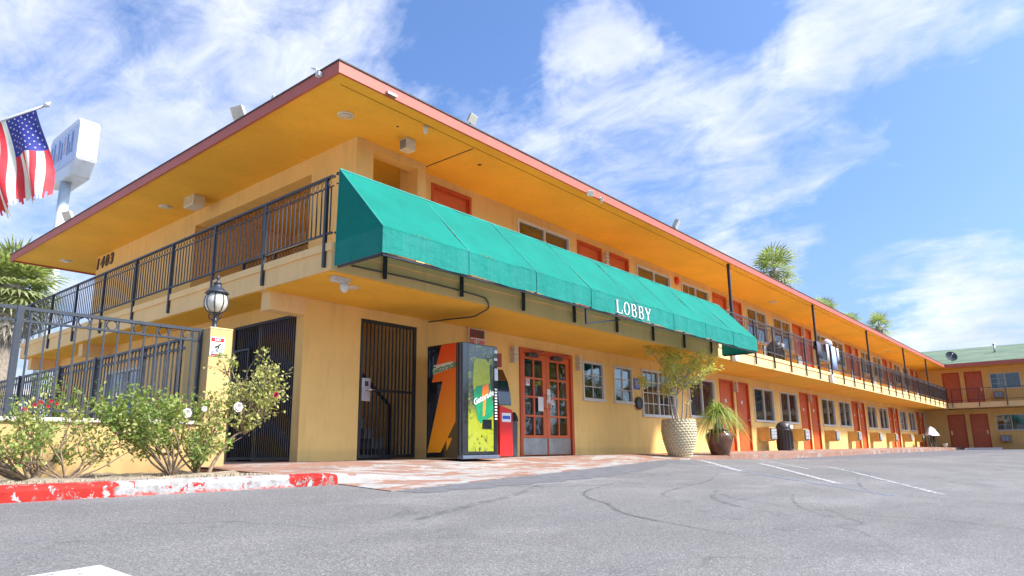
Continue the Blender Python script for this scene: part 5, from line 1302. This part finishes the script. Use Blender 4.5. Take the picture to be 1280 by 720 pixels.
def palm(x, y, zc, label, L=1.6, n=42, trunk_r=.22, seed=1, skirt=16, zb=-.3):
    rn = random.Random(seed); t = thing('fan_palm', (x, y, zb), label, 'palm tree')
    fr = frond_mesh('frond', L, seed); fd = frond_mesh('frond_dry', L*.9, seed+1)
    P = [(x+.1*sin(k_*.8+seed), y, lerp(zb, zc, k_/8)) for k_ in range(9)]; P[-1] = (x, y, zc)
    build('trunk', MB().tube(P, [trunk_r*1.25]+[trunk_r]*7+[trunk_r*1.2], 10), 'palmbark', t)
    for i in range(n):
        a = 2.399*i; el = lerp(1.35, -.75, (i/n)**.9)+rn.uniform(-.12, .12)
        o = bpy.data.objects.new('frond', fr); COL.objects.link(o); o.parent = t; o.location = (0, 0, zc-zb-.15*(i/n))
        d = Vector((cos(a)*cos(el), sin(a)*cos(el), sin(el))); o.rotation_mode = 'QUATERNION'; o.rotation_quaternion = dir_quat(d); s = rn.uniform(.85, 1.1); o.scale = (s, s, s)
    for i in range(skirt):
        a = 2.399*i+1; el = -1.15+rn.uniform(-.15, .2)
        o = bpy.data.objects.new('dry_frond', fd); COL.objects.link(o); o.parent = t; o.location = (0, 0, zc-zb-.3-.25*rn.random())
        d = Vector((cos(a)*cos(el), sin(a)*cos(el), sin(el))); o.rotation_mode = 'QUATERNION'; o.rotation_quaternion = dir_quat(d)
palm(7.3, 30.2, 6.2, 'big fan palm at the left photo edge behind the motel roof end', 1.55, 54, .34, 1, 46)
palm(3.6, 27.5, 6.6, 'fan palm half outside the left photo edge beside the bigger one', 1.45, 46, .3, 9, 40)
palm(44.35, 14.64, 11.2, 'tall fan palm whose full crown rises behind the middle of the front roof', 1.55, 22, .28, 2, 10)
palm(62.5, 16.6, 11.4, 'fan palm with only its bright tip showing above the front roof', 1.35, 18, .26, 3, 8)
palm(67.8, 15.9, 11.1, 'left one of the two distant fan palms over the far end of the roof', 1.05, 16, .26, 4, 6)
palm(69.2, 13.9, 10.6, 'right one of the two distant fan palms over the far end of the roof', 1.25, 17, .26, 5, 6)

# ------------------------------------------------------------------ pylon sign
sgx, sgy = 9.62, 33.7
py = thing('pylon_sign', (sgx, sgy, -.3), 'tall white roadside sign cabinet with faded blue lettering on a pale pole behind the roof', 'sign')
build('pole', MB().tube([(sgx-.15, sgy, -.3), (sgx-.02, sgy, 11.95)], .22, 14), 'polepaint', py)
cx0, cx1 = 9.36, 10.18
build('cabinet', MB().prism([(32.0, 14.25), (32.0, 12.55), (32.55, 11.90), (35.1, 11.90), (35.6, 12.5), (35.6, 14.25), (35.4, 14.45), (32.2, 14.45)], 'x', cx0, cx1), 'pylon', py, bevel=.06)
build('face', MB().box(cx0-.03, cx0+.01, 32.15, 35.45, 12.5, 14.15), 'facepale', py)
MT['washed_pink'] = simple('washed_pink', (.62, .42, .46), .5, var=.2)
for k_, (y, za, zb_, wd_) in enumerate(((32.5, 12.95, 13.95, .16), (32.8, 12.95, 13.5, .10), (33.05, 12.95, 13.95, .14), (33.45, 13.1, 13.95, .12), (33.75, 12.95, 13.75, .16), (34.1, 12.95, 13.95, .14), (34.4, 12.9, 13.4, .12), (34.7, 12.95, 13.95, .16), (35.05, 12.95, 13.85, .12))):
    build('faded_letter_stroke', MB().prism([(y, za), (y+wd_, za), (y+wd_+.05, zb_), (y+.05, zb_)], 'x', cx0-.045, cx0-.031), 'washed_pink' if k_ in (3, 6) else 'washed_blue', py)
for z in (13.95, 12.6): build('seam', MB().box(cx0+.06, cx1-.06, 31.985, 31.9995, z, z+.045), 'grill', py)
build('latch', MB().box(9.70, 9.86, 31.98, 31.9995, 13.78, 13.82), 'grill', py)
build('latch', MB().box(9.72, 9.82, 31.98, 31.9995, 12.50, 12.54), 'grill', py)

# ------------------------------------------------------------------ flag
fm_x, fm_y = 2.05, 12.2
fp = thing('flagpole', (fm_x, fm_y, -.25), 'slanted grey flagpole arm holding the flag at upper left', 'flagpole')
tip = Vector((2.75, 11.05, 4.96)); dd_ = (Vector((2.41, 11.53, 4.77))-tip).normalized(); root_ = tip+dd_*1.5
build('arm', MB().tube([tuple(root_), tuple(tip)], .018, 8), 'grill', fp)
build('finial', MB().tube([tuple(tip-dd_*.02), tuple(tip-dd_*.08)], .03, 6).tube([tuple(tip-dd_*.1+Vector((.0, 0, .03))), tuple(tip-dd_*.06-Vector((0, 0, .03)))], .012, 5), 'grill', fp)
build('mast', MB().tube([(root_.x, root_.y, -.3), (root_.x, root_.y, root_.z+.1)], .04, 8), 'grill', fp)
fl = thing('flag', tuple(tip), 'tattered United States flag hanging from the slanted pole', 'flag')
hoist_dir = dd_; Hh = .88; Fl = 1.72
rnf = random.Random(8)
def flagpt(h, f): # h 0..1 along hoist from tip, f 0..1 downwards
    p = tip+hoist_dir*(.12+h*Hh*(1-.25*f*0))
    sway = Vector((.42, -.52, 0)).normalized()
    lat = -.10*f+.05*sin(h*9+f*2)*f
    gather = .10*sin(h*13+f*3.0)*min(1, f*1.5)
    nrm = Vector((hoist_dir.y, -hoist_dir.x, 0)).normalized()
    return p+Vector((0, 0, -1))*Fl*f*(.90+.03*sin(h*11))-hoist_dir*(.50*f)+nrm*(gather+.10*sin(f*4+h*3)*f)
SH = [MB() for _ in range(13)]; CN = MB(); nh, nf = 52, 24
MT['flagred'] = leafmat('flag_red', (.60, .03, .05), (.70, .06, .08), (.62, .05, .06), 3, .35)
MT['flagwhite'] = leafmat('flag_white', (.78, .76, .74), (.80, .78, .78), (.75, .72, .70), 3, .35)
MT['flagblue'] = leafmat('flag_blue', (.035, .04, .26), (.05, .06, .32), (.04, .05, .28), 3, .25)
for i in range(nh):
    for j in range(nf):
        h0, h1, f0, f1 = i/nh, (i+1)/nh, j/nf, (j+1)/nf; st_i = i//4
        cut = .965+.035*sin(i*2.3)+.02*sin(i*5.1)
        if f0 >= cut: continue
        f1 = min(f1, cut)
        blue = st_i < 7 and j < 10; which = CN if blue else SH[st_i]
        which._add([tuple(flagpt(h0, f0)), tuple(flagpt(h1, f0)), tuple(flagpt(h1, f1)), tuple(flagpt(h0, f1))], [(0, 1, 2, 3)], True)
for i in range(13): build('stripe', SH[i], 'flagwhite' if i % 2 else 'flagred', fl)
build('canton', CN, 'flagblue', fl)
stm = MB()
for r in range(9):
    for c in range(6 if r % 2 == 0 else 5):
        h = (7/13)*(r+1)/10; f = .416*((c+.5 if r % 2 == 0 else c+1)/6); c0 = flagpt(h, f); e1 = (flagpt(h+.01, f)-c0).normalized(); e2 = (flagpt(h, f+.01)-c0).normalized(); nn = e1.cross(e2).normalized()
        for side in (-1, 1):
            vs = []
            for k_ in range(10):
                rr = .017 if k_ % 2 == 0 else .0075; a = k_*pi/5; vs.append(tuple(c0+e1*rr*cos(a)+e2*rr*sin(a)+nn*.006*side))
            stm._add(vs, [tuple(range(10))])
build('stars', stm, 'flagwhite', fl)

# ------------------------------------------------------------------ background left
hb = thing('far_house', (2, 45, -.25), 'pale low building beyond the pool garden behind the fences', 'house')
build('wall', MB().box(-14, 14, 44, 52, -.3, 3.2), 'facepale', hb); build('roof', MB().box(-14.5, 14.5, 43.5, 52.5, 3.2, 3.5), 'concrete', hb)
for i in range(6): build('window', MB().box(-11+i*4.2, -9.6+i*4.2, 43.95, 44.02, .8, 2.2), 'darkgrey', hb)

# ------------------------------------------------------------------ across the lot (seen in the lobby glass)
palm(37, -11, 6.0, 'fan palm across the car park mirrored in the lobby doors', 1.9, 30, .28, 6, 14)
palm(46, -17, 7.5, 'second fan palm across the car park mirrored in the lobby windows', 1.9, 30, .28, 7, 14)
palm(52, -27, 9.0, 'taller fan palm across the car park mirrored in the lobby glass', 1.9, 30, .28, 8, 14)
def bushy_tree(x, y, h, r, label, seed):
    rn = random.Random(seed); t = thing('street_tree', (x, y, -.4), label, 'tree'); tr = MB(); lf = MB()
    tr.tube([(x, y, -.6), (x+.1, y, h*.3), (x, y, h*.6)], [.3, .22, .12], 8)
    for k in range(9):
        c = Vector((x, y, h*.62))+rvec(rn)*r*.62; c.z = max(c.z, h*.35); tr.tube([(x, y, h*.4), tuple(c)], [.12, .04], 5)
        for q in range(260):
            p = c+rvec(rn)*r*.5*rn.random()**.4; leaf_quad(lf, p, rvec(rn), rvec(rn), .42, .13)
    build('trunk', tr, 'bark', t); build('crown', lf, 'farleaf', t, kind='stuff')
bushy_tree(41, -21, 6.5, 3.6, 'broad leafy tree across the car park mirrored in the lobby doors', 1)
bushy_tree(57, -20, 6.0, 3.4, 'second broad tree across the car park mirrored in the right lobby window', 2)
bushy_tree(63, -36, 8.0, 4.4, 'biggest broad tree far across the car park mirrored in the lobby glass', 3)
